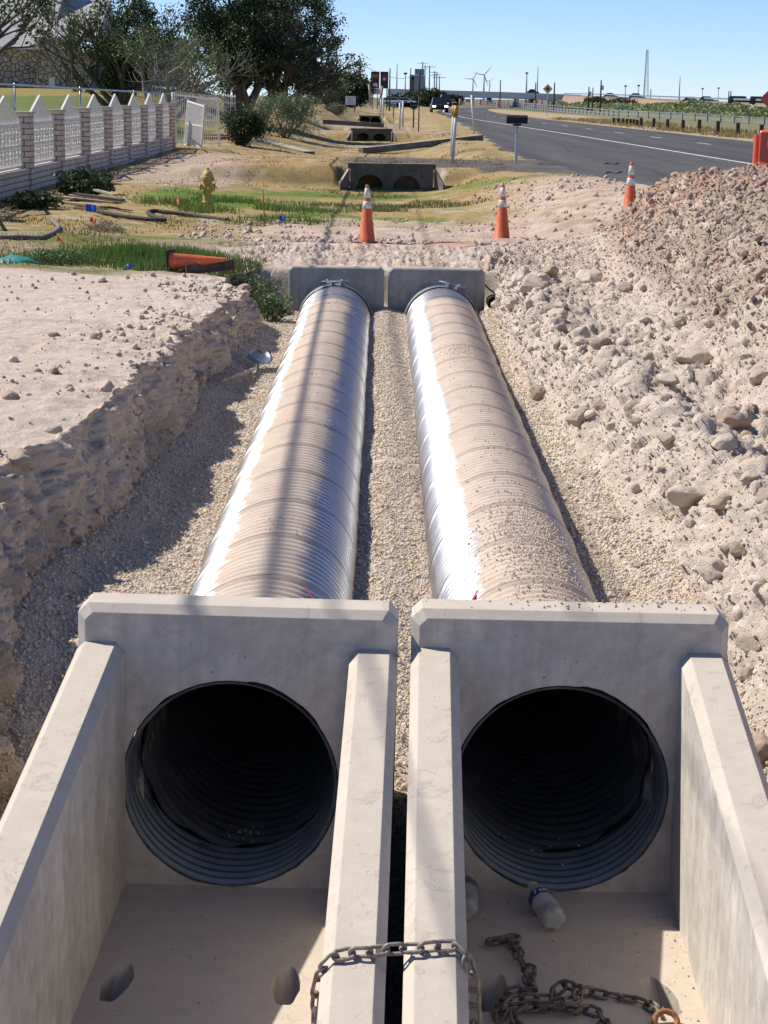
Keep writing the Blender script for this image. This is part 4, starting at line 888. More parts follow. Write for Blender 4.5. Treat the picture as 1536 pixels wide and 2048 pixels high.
# ------------------------------------------------------------------ bottles
def clear_mat(name, tint, rough=.12):
    m, n, L, b = newmat(name); b.inputs['Base Color'].default_value = (*tint, 1); b.inputs['Roughness'].default_value = rough; b.inputs['Transmission Weight'].default_value = .62; b.inputs['IOR'].default_value = 1.12
    tc = N(n, 'TexCoord').outputs['Object']; bump(n, L, b, noise(n, L, 40, 4, tc), .3, .004); return m
M_pet = clear_mat('dusty_clear_plastic', (.80, .80, .76), .2); M_label = simple('blue_label', (.02, .045, .22), .45, 0, .1, 30, .03)
def bottle(p, ax, lab, label_mat, crush=0., roll=0):
    """axis from base to neck along ax"""
    e = empty('plastic_bottle', p, lab, 'bottle', 'drink bottles left in the end section'); q = Vector(ax).to_track_quat('Z', 'Y').to_matrix()*1.6
    prof = [(.0, .006), (.020, .002), (.029, .006), (.0325, .018)]
    for k in range(9): z = .025+k*.0085; prof += [(.0325, z), (.0312, z+.004)]
    prof += [(.0325, .104), (.0322, .140), (.0325, .146), (.030, .158), (.022, .176), (.0135, .188), (.0128, .196), (.0155, .198), (.0155, .201), (.0125, .203), (.0125, .215), (.0, .215)]
    vs, fs = [], []; n = 36
    for r, z in prof:
        for k in range(n):
            a = 2*PI*k/n; rr = r*(1-.20*(z < .02)*max(0, math.cos(5*a)))*(1-crush*max(0, math.cos(a-1.)) * math.exp(-((z-.05)/.035)**2)); vs.append(q@Vector((rr*math.cos(a), rr*math.sin(a), z-.05)))
    mm = len(prof)
    for i in range(mm-1):
        for k in range(n): fs.append((i*n+k, i*n+(k+1) % n, (i+1)*n+(k+1) % n, (i+1)*n+k))
    MB().add(vs, fs).build('bottle_body', M_pet, e, True)
    lb = MB().lathe([(.0330, .106-.05), (.0332, .107-.05), (.0332, .139-.05), (.0330, .140-.05)], 36, (0, 0, 0), M=q, cap=False).build('label', label_mat, e, True)
    MB().lathe([(.0, .222-.05), (.0135, .222-.05), (.0148, .219-.05), (.0148, .206-.05), (.0142, .204-.05)], 20, (0, 0, 0), M=q, cap=False).build('cap', M_white, e, True)
    return e, q, lb
b0, b1 = fl(1110, 1842, .045), fl(1068, 1776, .045); e, q, lb = bottle(b0+(b1-b0).normalized()*.08, b1-b0, 'empty plastic bottle with a blue label lying below the right opening', M_label, .25)
mb = MB()                                                                           # pale lettering strokes on the blue label
for (a0, z0, a1, z1) in ((0, .116, .0, .130), (.0, .130, .22, .130), (.36, .116, .46, .130), (.46, .130, .56, .116), (.40, .121, .53, .121), (.70, .116, .70, .130), (.70, .130, .88, .123), (.88, .123, .70, .116), (1.02, .116, 1.02, .130), (1.02, .116, 1.2, .116), (-.35, .112, 1.6, .112)):
    r = .0336; pass
    f_ = lambda a, z: q@Vector((r*math.cos(a+.9), r*math.sin(a+.9), z-.05))
    mb.bar(f_(a0, z0), f_(a1, z1), .004, .002)
mb.build('label_lettering', M_white, lb)
b0, b1 = fl(930, 1822, .045), fl(934, 1762, .045); bottle(b0+(b1-b0).normalized()*.08, b1-b0, 'cloudy plastic bottle lying half hidden against the left wing of the right end section', simple('grey_label', (.12, .13, .15), .5), .1)
# ------------------------------------------------------------------ small things on the ground
def ring_cover():
    p = hit(893, 488); p.y = 29.4; mb = MB(); mb.lathe([(.44, -.06), (.44, .045), (.425, .06), (.39, .062), (.385, .045), (.0, .05)], 40); 
    o = mb.build('concrete_cover', simple('terracotta_concrete', (.40, .25, .17), .9, 0, .3, 7, .4), smooth=True, ang=35); o.location = (at(897, 488, 29.4).x, 29.4, gz_at(at(897, 488, 29.4).x, 29.4)+.02); o.rotation_euler = (.03, -.03, 0)
    tag(o, 'round terracotta coloured concrete cover half buried in the churned dirt', 'manhole cover')
ring_cover()
p = hit(985, 600); mb = MB(); mb.tube(smooth_path([at(962, 560, 24.9), at(975, 575, 24.85), at(990, 588, 24.8), at(996, 602, 24.75)]), [.012]*19, 7); tag(mb.build('root', M_wooddark, smooth=True), 'thin dark root curling out of the soil beside the right far headwall', 'root')
mb = MB(); p = at(987, 606, 24.6); mb.lathe([(.085, -.25), (.085, .0), (.068, .0), (.068, -.25)], 24, M=Matrix.Rotation(PI/2, 3, 'X'), cap=False); mb.lathe([(.068, -.2), (.0, -.2)], 24, M=Matrix.Rotation(PI/2, 3, 'X'), cap=False); tag(mb.build('drain_pipe', M_black, smooth=True, loc=p), 'dark drain pipe end in the soil right of the far right headwall', 'pipe')
def flag(u, v, D_, hpx, mat_, lab, bend=.2, cat='marker flag'):
    p = at(u, v, D_); p.z = gz_at(p.x, p.y); e = empty('marker_flag', p, lab, cat, 'utility marker flags'); h = hpx*D_/F
    MB().tube([(0, 0, 0), (0, 0, h+.05)], .004, 6).build('wire', M_galv, e)
    vs, fs = [], []
    for i in range(7):
        t = i/6; vs += [(t*h*.95, .05*math.sin(t*5), h*(.98-bend*t*.4)), (t*h*.92, .05*math.sin(t*5+.4), h*(.30-bend*t*.3))]
    for i in range(6): fs.append((2*i, 2*i+2, 2*i+3, 2*i+1))
    MB().add(vs, fs).build('flag_sheet', mat_, e, True)
flag(172, 424, 33.5, 22, M_blue, 'bright blue flag in front of the pile of old boards'); flag(558, 410, 34.5, 14, M_blue, 'small blue flag in the grass right of the thin stake')
flag(180, 450, 31.5, 14, M_orflag, 'small orange flag standing below the blue flag and boards'); flag(346, 400, 37, 16, simple('faded_orange', (.55, .22, .10), .6), 'faded orange flag left of the hydrant')
flag(115, 500, 27.8, 12, M_orflag, 'orange flag leaning over in the straw grass near the hose', .9)
def scrap(u, v, D_, wpx, hpx, mat_, name, lab, cat, seed=0):
    p = at(u, v, D_); p.z = gz_at(p.x, p.y); nx, ny = 14, 8; vs, fs = [], []; wd, ht = wpx*D_/F, hpx*D_/F
    for j in range(ny+1):
        for i in range(nx+1):
            s, t = i/nx*2-1, j/ny*2-1; q = np.array([[s*1.7+seed, t*1.7, seed]]); z = ht*(1-.6*s*s)*(1-.75*t*t)*(.65+.5*float(fbm(q*1.5, 3, 5)[0])); vs.append((s*wd/2*(1-.3*t*t), t*wd*.35*(1-.5*s*s), max(z, -.01)))
    for j in range(ny):
        for i in range(nx): k = j*(nx+1)+i; fs.append((k, k+1, k+nx+2, k+nx+1))
    o = MB().add(vs, fs).build(name, mat_, None, True, loc=p); tag(o, lab, cat)
scrap(28, 556, 24.6, 96, 26, M_teal, 'tarpaulin', 'teal green tarpaulin crumpled in the grass at the left edge', 'tarpaulin', 3)
scrap(258, 558, 24.6, 22, 14, M_blue, 'plastic_scrap', 'blue plastic scrap in the grass left of the fallen cone', 'scrap', 5); scrap(503, 562, 24.4, 34, 14, simple('dull_blue_plastic', (.03, .12, .3), .5), 'plastic_scrap', 'dull blue plastic scrap among weeds by the trench corner', 'scrap', 8)
def hose(pix, D_s, r, mat_, lab, lift=0.):
    P_ = []
    for (u, v), D_ in zip(pix, D_s): p = at(u, v, D_); p.z = gz_at(p.x, p.y)+r*.7+lift; P_.append(p)
    Pq = smooth_path(P_); o = MB().tube(Pq, r, 10).build('hose', mat_, None, True); tag(o, lab, 'hose')
hose([(-40, 492), (0, 490), (40, 487), (80, 483), (108, 474), (118, 460), (104, 448)], [27.8, 27.9, 28.1, 28.5, 29.2, 30.4, 31.6], .04, M_hose, 'pale dusty hose curving through the straw grass at the left edge')
hose([(455, 434), (420, 430), (380, 426), (340, 423), (308, 421), (296, 426), (310, 434), (330, 441), (300, 443), (250, 440), (200, 433), (150, 425)], [34.2, 34.5, 34.9, 35.1, 35.2, 34.6, 33.8, 33.2, 33.1, 33.4, 34.0, 34.6], .038, M_hosek, 'black hose lying in a loop in front of the hydrant')
p = at(530, 420, 33.8); p.z = gz_at(p.x, p.y); o = MB().tube([(0, 0, -.05), (-.04, 0, .62)], .011, 8).build('stake', M_rust, None, True, loc=p); tag(o, 'thin dark rusty stake standing in the green grass right of the hydrant', 'stake')
for i, (u0, v0, u1, v1, dy, wd, lab) in enumerate(((120, 398, 205, 425, 0, .14, 'long pale board at the front of the old board pile'), (125, 388, 240, 408, .5, .16, 'grey board across the back of the board pile'), (140, 392, 250, 416, .25, .12, 'weathered board on top of the board pile'), (150, 402, 246, 428, -.1, .13, 'dark edged board at the right of the board pile'), (190, 378, 232, 412, .4, .09, 'crooked stick leaning in the board pile'))):
    D_ = 35.2+dy; a, b = at(u0, v0, D_+.4), at(u1, v1, D_-.2); a.z, b.z = gz_at(a.x, a.y)+.06+.055*i, gz_at(b.x, b.y)+.05+.05*i
    mb = MB(); mb.bar(a, b, wd, .035); tag(mb.build('board', M_wood if i != 3 else M_wooddark, bevel=.003), lab, 'board', 'old boards by the brick wall')
# ------------------------------------------------------------------ hydrant
p = at(414, 403, 38.8); p.z = gz_at(p.x, p.y); e = empty('fire_hydrant', p, 'faded yellow fire hydrant standing in green grass', 'fire hydrant', None, (0, .03, .3)); e.scale = (.86, .86, 1.0)
MB().lathe([(.135, -.05), (.135, .03), (.105, .04), (.10, .06), (.10, .44), (.115, .445), (.135, .455), (.165, .465), (.165, .50), (.135, .505)], 28).build('barrel', M_yellow, e, True, ang=40)
MB().lathe([(.165, .502), (.16, .53), (.135, .535), (.128, .57), (.10, .625), (.055, .655), (.05, .66), (.0, .66)], 28).build('bonnet', M_yellow, e, True, ang=40)
MB().lathe([(.032, .655), (.030, .70), (.022, .715), (.0, .715)], 5).build('operating_nut', M_yellow, e)
for ang_, r_, z_ in ((-.2, .062, .33), (-.2+PI, .062, .33), (-PI/2+.35, .078, .32)):
    Mx = Matrix.Rotation(ang_, 3, 'Z')@Matrix.Rotation(PI/2, 3, 'Y'); nz = MB().lathe([(r_*.8, .08), (r_*.8, .135), (r_*1.1, .14), (r_*1.15, .175), (r_, .185), (.02, .19), (.02, .215), (.0, .215)], 16, (0, 0, z_), M=Mx).build('nozzle_cap', M_yellow, e, True, ang=40)
# ------------------------------------------------------------------ roads
def onground(u, v, z=.3):
    for _ in range(40):
        p = onz(u, v, min(z, 2.1)); z = .6*z+.4*float(hb(np.array([p.x]), np.array([p.y]))[0])
    return p
def gp(u, D_, sink=0.):
    p = at(u, 200, D_); p.z = gz_at(p.x, p.y)-sink; return p
WLY = [-60, 15, 41, 55, 80, 108, 136, 176, 237, 300, 400, 500, 720]; WLX = [13.2, 11.6, 10.97, 10.61, 9.95, 9.2, 8.35, 7.25, 7.2, 9.2, 14.5, 22, 42]
LEY = [-60, 10, 41, 49, 56, 66, 75, 105, 150, 193, 240, 300, 400, 500, 720]; LEX = [7.5, 6.6, 5.5, 4.5, 4.1, 4.0, 4.2, 4.9, 5.5, 5.9, 6.2, 8.2, 13.5, 21, 41]
wl = lambda y: float(np.interp(y, WLY, WLX)); le = lambda y: float(np.interp(y, LEY, LEX))
def strip(name, fa, fb, ys_, m_, lift, wobble=0.):
    vs, fs = [], []
    for i, y in enumerate(ys_):
        j = wobble*float(fbm(np.array([[y*.8, 3.3, 0]]), 3, 4)[0]); z = float(zroad(y))+lift; a, b = fa(y)+j, fb(y)
        vs += [(a, y, z-(.05 if wobble else 0)), (a+.25, y, z), (b, y, z)]
    for i in range(len(ys_)-1):
        k = 3*i; fs += [(k, k+1, k+4, k+3), (k+1, k+2, k+5, k+4)]
    o = MB().add(vs, fs).build(name, m_); return o
YR = np.concatenate([np.arange(-60, 120, .8), np.arange(120, 720, 8)])
tag(strip('road', le, lambda y: wl(y)+7.1, YR, M_asph, .030, .5), 'dark grey asphalt highway curving away', 'road', kind='structure')
mb = MB()
def ribbon(f, w_, ys_, lift):
    vs, fs = [], []
    for y in ys_: z = float(zroad(y))+lift; vs += [(f(y)-w_/2, y, z), (f(y)+w_/2, y, z)]
    for i in range(len(ys_)-1): fs.append((2*i, 2*i+1, 2*i+3, 2*i+2))
    mb.add(vs, fs)
ribbon(wl, .15, YR, .036)
tag(mb.build('road_edge_line', M_line), 'solid white edge line on the highway', 'road marking', kind='structure')
mb = MB()
for y0 in np.arange(80.4-12.19*7, 330, 12.19): ribbon(lambda y: wl(y)+3.66, .13, [y0, y0+1.5, y0+3.05], .036)
tag(mb.build('road_lane_dashes', M_line), 'white lane dashes on the highway', 'road marking', kind='structure')
mb = MB(); ribbon(lambda y: wl(y)+7.0, .12, YR, .036)
tag(mb.build('road_far_line', simple('yellow_line', (.5, .36, .08), .7), None), 'yellowed line along the far side of the highway', 'road marking', kind='structure')
p = onground(1032, 322); MB_ = MB(); pts_ = [at(1215, 329, 46), at(1222, 327.5, 46.5), at(1232, 328, 46.3)]
for i, (u, v, lab) in enumerate(((1224, 329, 'curled scrap of tyre tread on the asphalt shoulder beside the third cone'), (1228, 347, 'second scrap of tyre tread nearer on the edge of the asphalt'))):
    p = onz(u, v, .53); mb = MB(); mb.tube(smooth_path([(-.22, 0, 0), (-.1, .12, .03), (.03, 0, .0), (.2, .1, .04)]), [.018]*19, 6); tag(mb.build('tyre_scrap', M_black, None, True, loc=p), lab, 'scrap')
# ------------------------------------------------------------------ brick wall with lattice panels
def brick_mat(name, c1, c2, mortar, bw=.30, bh=.10):
    m, n, L, b = newmat(name); tc = N(n, 'TexCoord').outputs['Object']; sx = N(n, 'SeparateXYZ'); L.new(tc, sx.inputs[0]); cb = N(n, 'CombineXYZ')
    L.new(mth(n, L, 'ADD', sx.outputs[0], sx.outputs[1]), cb.inputs[0]); L.new(sx.outputs[2], cb.inputs[1])
    br_ = N(n, 'TexBrick'); br_.inputs['Scale'].default_value = 1; br_.inputs['Brick Width'].default_value = bw; br_.inputs['Row Height'].default_value = bh; br_.inputs['Mortar Size'].default_value = .013; br_.inputs['Color1'].default_value = (*c1, 1); br_.inputs['Color2'].default_value = (*c2, 1); br_.inputs['Mortar'].default_value = (*mortar, 1)
    L.new(cb.outputs[0], br_.inputs[0]); c = mix(n, L, 1., br_.outputs[0], ramp(n, L, noise(n, L, 3, 5, tc), [(.3, .8), (.7, 1.15)]), 'MULTIPLY'); L.new(c, b.inputs['Base Color']); b.inputs['Roughness'].default_value = .9
    bump(n, L, b, mth(n, L, 'SUBTRACT', 1., br_.outputs['Fac']), .6, .01); return m
M_brick = brick_mat('pale_pink_brick', (.66, .52, .40), (.72, .58, .46), (.24, .17, .12), .27, .115); M_cap = simple('pale_cap_stone', (.52, .43, .35), .9, 0, .15, 6, .2)
XW = -7.42; Y0, SP = 39.84, 3.9
gw_ = lambda y: float(np.interp(y, [25, 36, 45, 70], [.18, .22, .26, .34]))
e = empty('brick_fence', (XW, Y0, gw_(Y0)), 'pinkish brick wall with white lattice panels rising to points between pillars', 'fence'); O = e.location
rel = lambda x, y, z: Vector((x-O.x, y-O.y, z-O.z))
K0, K1 = -3, 7
mb = MB(); mc = MB(); mm_ = MB()
for k in range(K0, K1):
    y0, y1 = Y0+SP*k, Y0+SP*(k+1); z0, z1 = gw_((y0+y1)/2), 0
    mb.box(rel(XW, (y0+y1)/2, z0+.08), (.26, SP-.002, .68)); mc.box(rel(XW, (y0+y1)/2, z0+.445), (.31, SP-.42, .05))
mb.build('base_wall', M_brick, e); mc.build('coping', M_cap, e, bevel=.008)
for k in range(K0, K1+1):
    y = Y0+SP*k; z = gw_(y); mb = MB(); mb.box((0, 0, .58), (.37, .37, 1.96)); pi_ = mb.build('pillar', M_brick, e, loc=rel(XW, y, z)); MB().box((0, 0, 1.585), (.42, .42, .05)).build('cap', M_cap, pi_, bevel=.008)
def lattice(mb, W_, zb, zt, pk):
    """white lattice of slim bars, W_ wide along y, rising to a point in the middle"""
    topz_ = lambda t: zt+pk*(1-abs(2*t-1)); nb_ = 34; r = .012
    for i in range(nb_+1):
        t = i/nb_; y = -W_/2+W_*t; mb.bar((0, y, zb), (0, y, topz_(t)), r*1.2, r)
    z = zb
    while z < zt+.02: mb.bar((.004, -W_/2, z), (.004, W_/2, z), r, r); z += .083
    for (ya, za, yb, zb_) in ((-W_/2, zt, 0, zt+pk), (0, zt+pk, W_/2, zt)): mb.bar((0, ya, za), (0, yb, zb_), .045, .04)
    mb.bar((0, -W_/2, zt), (0, W_/2, zt), .05, .05); mb.bar((0, -W_/2, zb), (0, W_/2, zb), .05, .05); mb.bar((0, -W_/2, zb+.42), (0, W_/2, zb+.42), .04, .03)
    n_ = 10                                                                           # cast rosettes
    for i in range(n_):
        for q in range(6):
            y, z = -W_/2+W_*(i+.5)/n_, zb+.14+q*(zt-zb-.2)/5; mb.box((.012, y, z), (.02, .12, .12), M=Matrix.Rotation(PI/4, 3, 'X'))
mbl = MB(); lattice(mbl, SP-.40, .52, 1.36, .55); LM = mbl.mesh('lattice_panel', False); LM.materials.append(M_white2)
for k in range(K0, K1):
    y = Y0+SP*(k+.5); o = bpy.data.objects.new('lattice_panel', LM); COL.objects.link(o); o.parent = e; o.location = rel(XW, y, gw_(y))
# leaning gate beyond the end of the wall
def gate(p, rz, lean, wd, ht, lab, spikes=False, name='iron_gate', cat='gate'):
    e = empty(name, p, lab, cat, None, (lean, 0, rz)); mb = MB(); mb.bar((0, 0, .02), (0, 0, ht), .05); mb.bar((wd, 0, .02), (wd, 0, ht*.92), .05); mb.bar((0, 0, ht*.95), (wd, 0, ht*.86), .05); mb.bar((0, 0, .12), (wd, 0, .12), .05); mb.bar((0, 0, ht*.5), (wd, 0, ht*.47), .035); mb.build('frame', M_white2, e)
    mb = MB(); n_ = int(wd/.085)
    for i in range(1, n_): x = wd*i/n_; mb.bar((x, 0, .12), (x, 0, ht*(.95-.09*i/n_)+(.14 if spikes else 0)), .017)
    mb.build('pickets', M_white2, e)
gate(gp(368, 67.5), math.radians(-70), math.radians(-5), 2.3, 1.7, 'white iron gate leaning outwards at the end of the brick wall')
gate(gp(352, 70), math.radians(-30), math.radians(3), 1.9, 1.9, 'white iron gate standing upright behind the leaning gate', True)
def picket_fence():
    a, b = gp(305, 84), gp(470, 92); e = empty('picket_fence', a, 'white spiked iron fence across the yard behind the gates', 'fence'); d = b-a; L_ = d.length; n_ = 34; mb = MB(); hgt = 1.45
    for i in range(n_+1):
        q = d*(i/n_); mb.bar(q+Vector((0, 0, 0)), q+Vector((0, 0, hgt)), .035); mb.lathe([(.0, 0), (.055, .05), (.0, .18)], 4, q+Vector((0, 0, hgt)))
    mb.build('pickets', M_white2, e); mb = MB()
    for z in (.25, 1.2): mb.bar(Vector((0, 0, z)), d+Vector((0, 0, z)), .05)
    mb.build('rails', M_white2, e)
picket_fence()
# chain link fence on the lawn
cl = [(-60, 57.5, 164), (29, 60, 169.5), (160, 64, 177), (268, 69, 183.5), (345, 75, 188)]
P_ = [at(u, v, D_) for u, D_, v in cl]; e = empty('chain_link_fence', P_[1], 'low chain link fence with a grey top rail across the lawn', 'fence'); mb = MB()
mb.tube([q-P_[1] for q in P_], .03, 8); mb.build('top_rail', M_galv, e, True)
for q in P_: MB().tube([q-P_[1]+Vector((0, 0, .05)), q-P_[1]-Vector((0, 0, 1.35))], .032, 8).build('post', M_galv, e, True)
mb = MB()
for i in range(len(P_)-1):
    a, b = P_[i]-P_[1], P_[i+1]-P_[1]; n_ = 22
    for j in range(n_):
        s = a+(b-a)*(j/n_); t = a+(b-a)*min(1, (j+7)/n_); mb.bar(s, t-Vector((0, 0, 1.15)), .0028); mb.bar(t, s-Vector((0, 0, 1.15)), .0028)
mb.build('wire_mesh', simple('grey_wire', (.12, .12, .11), .6, .3), e)
# ------------------------------------------------------------------ stone house
def stone_mat(name, cs, scale, dark):
    m, n, L, b = newmat(name); tc = N(n, 'TexCoord').outputs['Object']; v1 = N(n, 'TexVoronoi'); v1.inputs['Scale'].default_value = scale; v2 = N(n, 'TexVoronoi'); v2.feature = 'DISTANCE_TO_EDGE'; v2.inputs['Scale'].default_value = scale
    L.new(tc, v1.inputs['Vector']); L.new(tc, v2.inputs['Vector']); g_ = N(n, 'SeparateColor'); L.new(v1.outputs['Color'], g_.inputs[0])
    c = mix(n, L, ramp(n, L, v2.outputs['Distance'], [(.03, 0), (.08, 1)]), dark, ramp(n, L, g_.outputs[0], [(0, cs[0]), (.5, cs[1]), (1, cs[2])])); c = mix(n, L, 1., c, ramp(n, L, noise(n, L, 5, 5, tc), [(.3, .8), (.7, 1.15)]), 'MULTIPLY')
    L.new(c, b.inputs['Base Color']); b.inputs['Roughness'].default_value = .9; bump(n, L, b, ramp(n, L, v2.outputs['Distance'], [(0, 0), (.15, 1)]), .8, .05); return m
M_stone = stone_mat('tan_rubble_stone', ((.42, .33, .24), (.50, .41, .30), (.56, .47, .36)), 3.2, (.12, .095, .07)); M_stonel = stone_mat('cream_rubble_stone', ((.46, .38, .27), (.56, .48, .36), (.62, .55, .44)), 2.8, (.17, .13, .10))
M_roof = simple('grey_shingle_roof', (.42, .41, .40), .9, 0, .15, 2, .3, .03, 20)
b0 = at(60, 178, 106); e = empty('stone_house', b0, 'house with rubble stone walls and a tall grey shingle roof on the lawn', 'house')
zt_ = at(60, 99, 106).z-b0.z; xl, xr = at(-160, 178, 106).x-b0.x, at(92, 178, 106).x-b0.x
MB().box(((xl+xr)/2, 2.5, zt_/2-.3), (xr-xl, 5, zt_+.6)).build('wall', M_stone, e)
x2, x3 = at(92, 178, 104).x-b0.x, at(128, 178, 104).x-b0.x; zc_ = at(100, 80, 104).z-b0.z
MB().add([(x2-.9, -1.6, -.4), (x3, -1.6, -.4), (x3, 3, -.4), (x2-.9, 3, -.4), (x2+.05, -1.6, zc_), (x3, -1.6, zc_), (x3, 3, zc_), (x2+.05, 3, zc_)], [(0, 1, 5, 4), (1, 2, 6, 5), (2, 3, 7, 6), (3, 0, 4, 7), (4, 5, 6, 7)]).build('buttress_wall', M_stone, e)
x4 = at(178, 178, 104).x-b0.x; MB().box(((x3+x4)/2+.01, .4, zc_/2-.55), (x4-x3, 3.4, zc_+.1)).build('entrance_wall', M_stonel, e)
x5 = at(215, 178, 104).x-b0.x; MB().box(((x4+x5)/2, 2.2, zc_/2-.3), (x5-x4, 1.2, zc_)).build('shaded_wall', M_stone, e)
MB().box(((xl+xr)/2, -.25, zt_+.06), (xr-xl+.2, .5, .13)).build('eave', M_white, e); MB().box(((x2+x4)/2+.3, -1.2, zc_+.08), (x4-x2+.5, 1.2, .17)).build('fascia', M_white, e)
rt = zt_+4.6; mb = MB(); mb.add([(xl, -.5, zt_+.12), (xr+.5, -.5, zt_+.12), (xr+.5, 4.8, rt), (xl, 4.8, rt), (xl, 9.5, zt_+.12), (xr+.5, 9.5, zt_+.12)], [(0, 1, 2, 3), (3, 2, 5, 4), (1, 5, 2), (0, 3, 4)]); mb.add([(x2-1, -1.2, zc_+.17), (x4+.3, -1.2, zc_+.17), (x4+.3, 4.5, zc_+2.4), (x2-1, 4.5, zc_+2.4), (x2-1, 8.5, zc_+.2), (x4+.3, 8.5, zc_+.2)], [(0, 1, 2, 3), (3, 2, 5, 4), (1, 5, 2), (0, 3, 4)]); mb.build('roof', M_roof, e)
MB().box((x5+1.8, 4.2, 1.2), (x5-x5+3.4, 5, 3.4)).build('rear_wall', M_stone, e)
p = at(104, 172, 101); MB().box((0, 0, .2), (.28, .25, .45)).build('utility_box', M_white, e, loc=p-b0)
# ------------------------------------------------------------------ plants
def leaves(pos, size, nrm_up=.3, aspect=.55):
    n_ = len(pos); a = RNG.normal(size=(n_, 3)); a /= np.linalg.norm(a, axis=1, keepdims=True); b = RNG.normal(size=(n_, 3)); b[:, 2] += nrm_up; b = np.cross(a, b); b /= np.maximum(np.linalg.norm(b, axis=1, keepdims=True), 1e-6)
    s = size[:, None]; V = np.stack([pos-a*s, pos+b*s*aspect, pos+a*s, pos-b*s*aspect], 1).reshape(-1, 3); return V, np.arange(n_*4).reshape(n_, 4)
def branchy(mb, p, d, L_, r, depth_, tips, rng, spread=.6, up=.25, n_ch=3, twig=.0, segs=4):
    pts = [p]; q = p.copy(); dd = d.copy()
    for i in range(segs):
        dd = (dd+Vector((rng.gauss(0, .13), rng.gauss(0, .13), rng.gauss(0, .10)+up*.10))).normalized(); q = q+dd*(L_/segs); pts.append(q.copy())
    mb.tube(pts, [r*(1-.5*i/segs) for i in range(segs+1)], 6 if r > .03 else 4, cap=False)
    if depth_ == 0: tips.append(pts[-1]); tips.append(pts[-2]); return
    for c in range(n_ch):
        k = rng.randint(max(1, segs-2), segs); ax = Vector((rng.gauss(0, 1), rng.gauss(0, 1), rng.gauss(0, .5)+up)).normalized(); nd = (dd*(1-spread)+ax*spread).normalized()
        branchy(mb, pts[k], nd, L_*rng.uniform(.6, .85), r*.55, depth_-1, tips, rng, spread, up, n_ch, twig, segs)
def leafcol(n_, a, b): t = RNG.random((n_, 1)); return np.clip(lin(*a)*(1-t)+lin(*b)*t, .004, .6)*RNG.uniform(.75, 1.25, (n_, 1))
def tree(name, p, lab, limbs, L_, r, depth_, leafn, leafs, ca, cb, clump, seed, bark, spread=.55, up=.3, n_ch=3, cat='tree', group=None, keepfrac=1., crown_fill=None):
    rng = random.Random(seed); e = empty(name, p, lab, cat, group); mb = MB(); tips = []
    for (dx, dy, dz, l_) in limbs: branchy(mb, Vector((dx*.12, dy*.12, -.1)), Vector((dx, dy, dz)).normalized(), L_*l_, r, depth_, tips, rng, spread, up, n_ch)
    mb.build('trunk', bark, e, True)
    T = np.array([t[:] for t in tips]); T = T[RNG.random(len(T)) < keepfrac]
    if crown_fill is not None: T = np.concatenate([T, crown_fill]) if len(T) else crown_fill
    ctr = T[RNG.integers(0, len(T), leafn)]; pos = ctr+np.clip(RNG.normal(0, 1, (leafn, 3)), -2.2, 2.2)*clump; V, Fq = leaves(pos, RNG.uniform(.6, 1.2, leafn)*leafs)
    link('crown', npmesh('crown', V, Fq, np.repeat(leafcol(leafn, ca, cb), 4, 0)), M_leaf, e); return e
DG, DG2 = (.020, .033, .012), (.065, .092, .034); MG, MG2 = (.05, .085, .022), (.12, .17, .045); SG, SG2 = (.10, .14, .065), (.17, .22, .105)
def blob(n_, c, s, rng=RNG, hollow=.25):
    v = rng.normal(size=(n_, 3)); v /= np.linalg.norm(v, axis=1, keepdims=True); r = rng.uniform(hollow, 1, (n_, 1))**.6; return np.array(c)+v*r*np.array(s)
# half dead yard trees in front of the house
tree('yard_tree', gp(236, 84, .1), 'half bare tree with dense dark green leaves low on its trunk', [(-.25, 0, 1, 1.), (.2, .2, 1, 1.1), (-.7, -.1, .85, 1.05), (.6, 0, .9, 1.05), (.1, -.3, 1, .95)], 2.3, .17, 4, 17000, .075, DG, MG2, .19, 5, M_bark, .5, .35, keepfrac=.06, crown_fill=np.concatenate([blob(60, (.1, 0, 1.5), (.55, .5, 1.1)), blob(14, (-.7, 0, 2.7), (.6, .5, .5)), blob(40, (.9, 0, 2.6), (.8, .6, .9)), blob(30, (.8, 0, 4.), (1., .6, .8))]))
tree('yard_tree', gp(318, 79, .1), 'forked tree with pale bare branches behind the end of the brick wall', [(-.45, 0, 1, 1.), (.42, 0, 1, 1.15), (.62, .1, .95, 1.1), (.1, .3, 1, .9)], 1.9, .15, 4, 4600, .06, MG, MG2, .17, 9, M_barkpale, .5, .3, keepfrac=.4)
tree('yard_tree', gp(168, 96, .1), 'bare twiggy tree spreading in front of the house roof', [(-.6, 0, 1, 1.), (.3, 0, 1, 1.1), (-.9, .1, .8, 1.)], 2.3, .10, 4, 350, .07, DG, MG, .15, 14, M_bark, .5, .35, keepfrac=.12)
tree('yard_tree', gp(-95, 68, .1), 'dark leafy tree cut off by the top left corner', [(-.3, 0, 1, 1.), (.3, .1, 1, 1.1), (.55, 0, 1, 1.)], 2.9, .15, 3, 2600, .09, DG, MG, .26, 21, M_bark, .5, .35, keepfrac=.8)
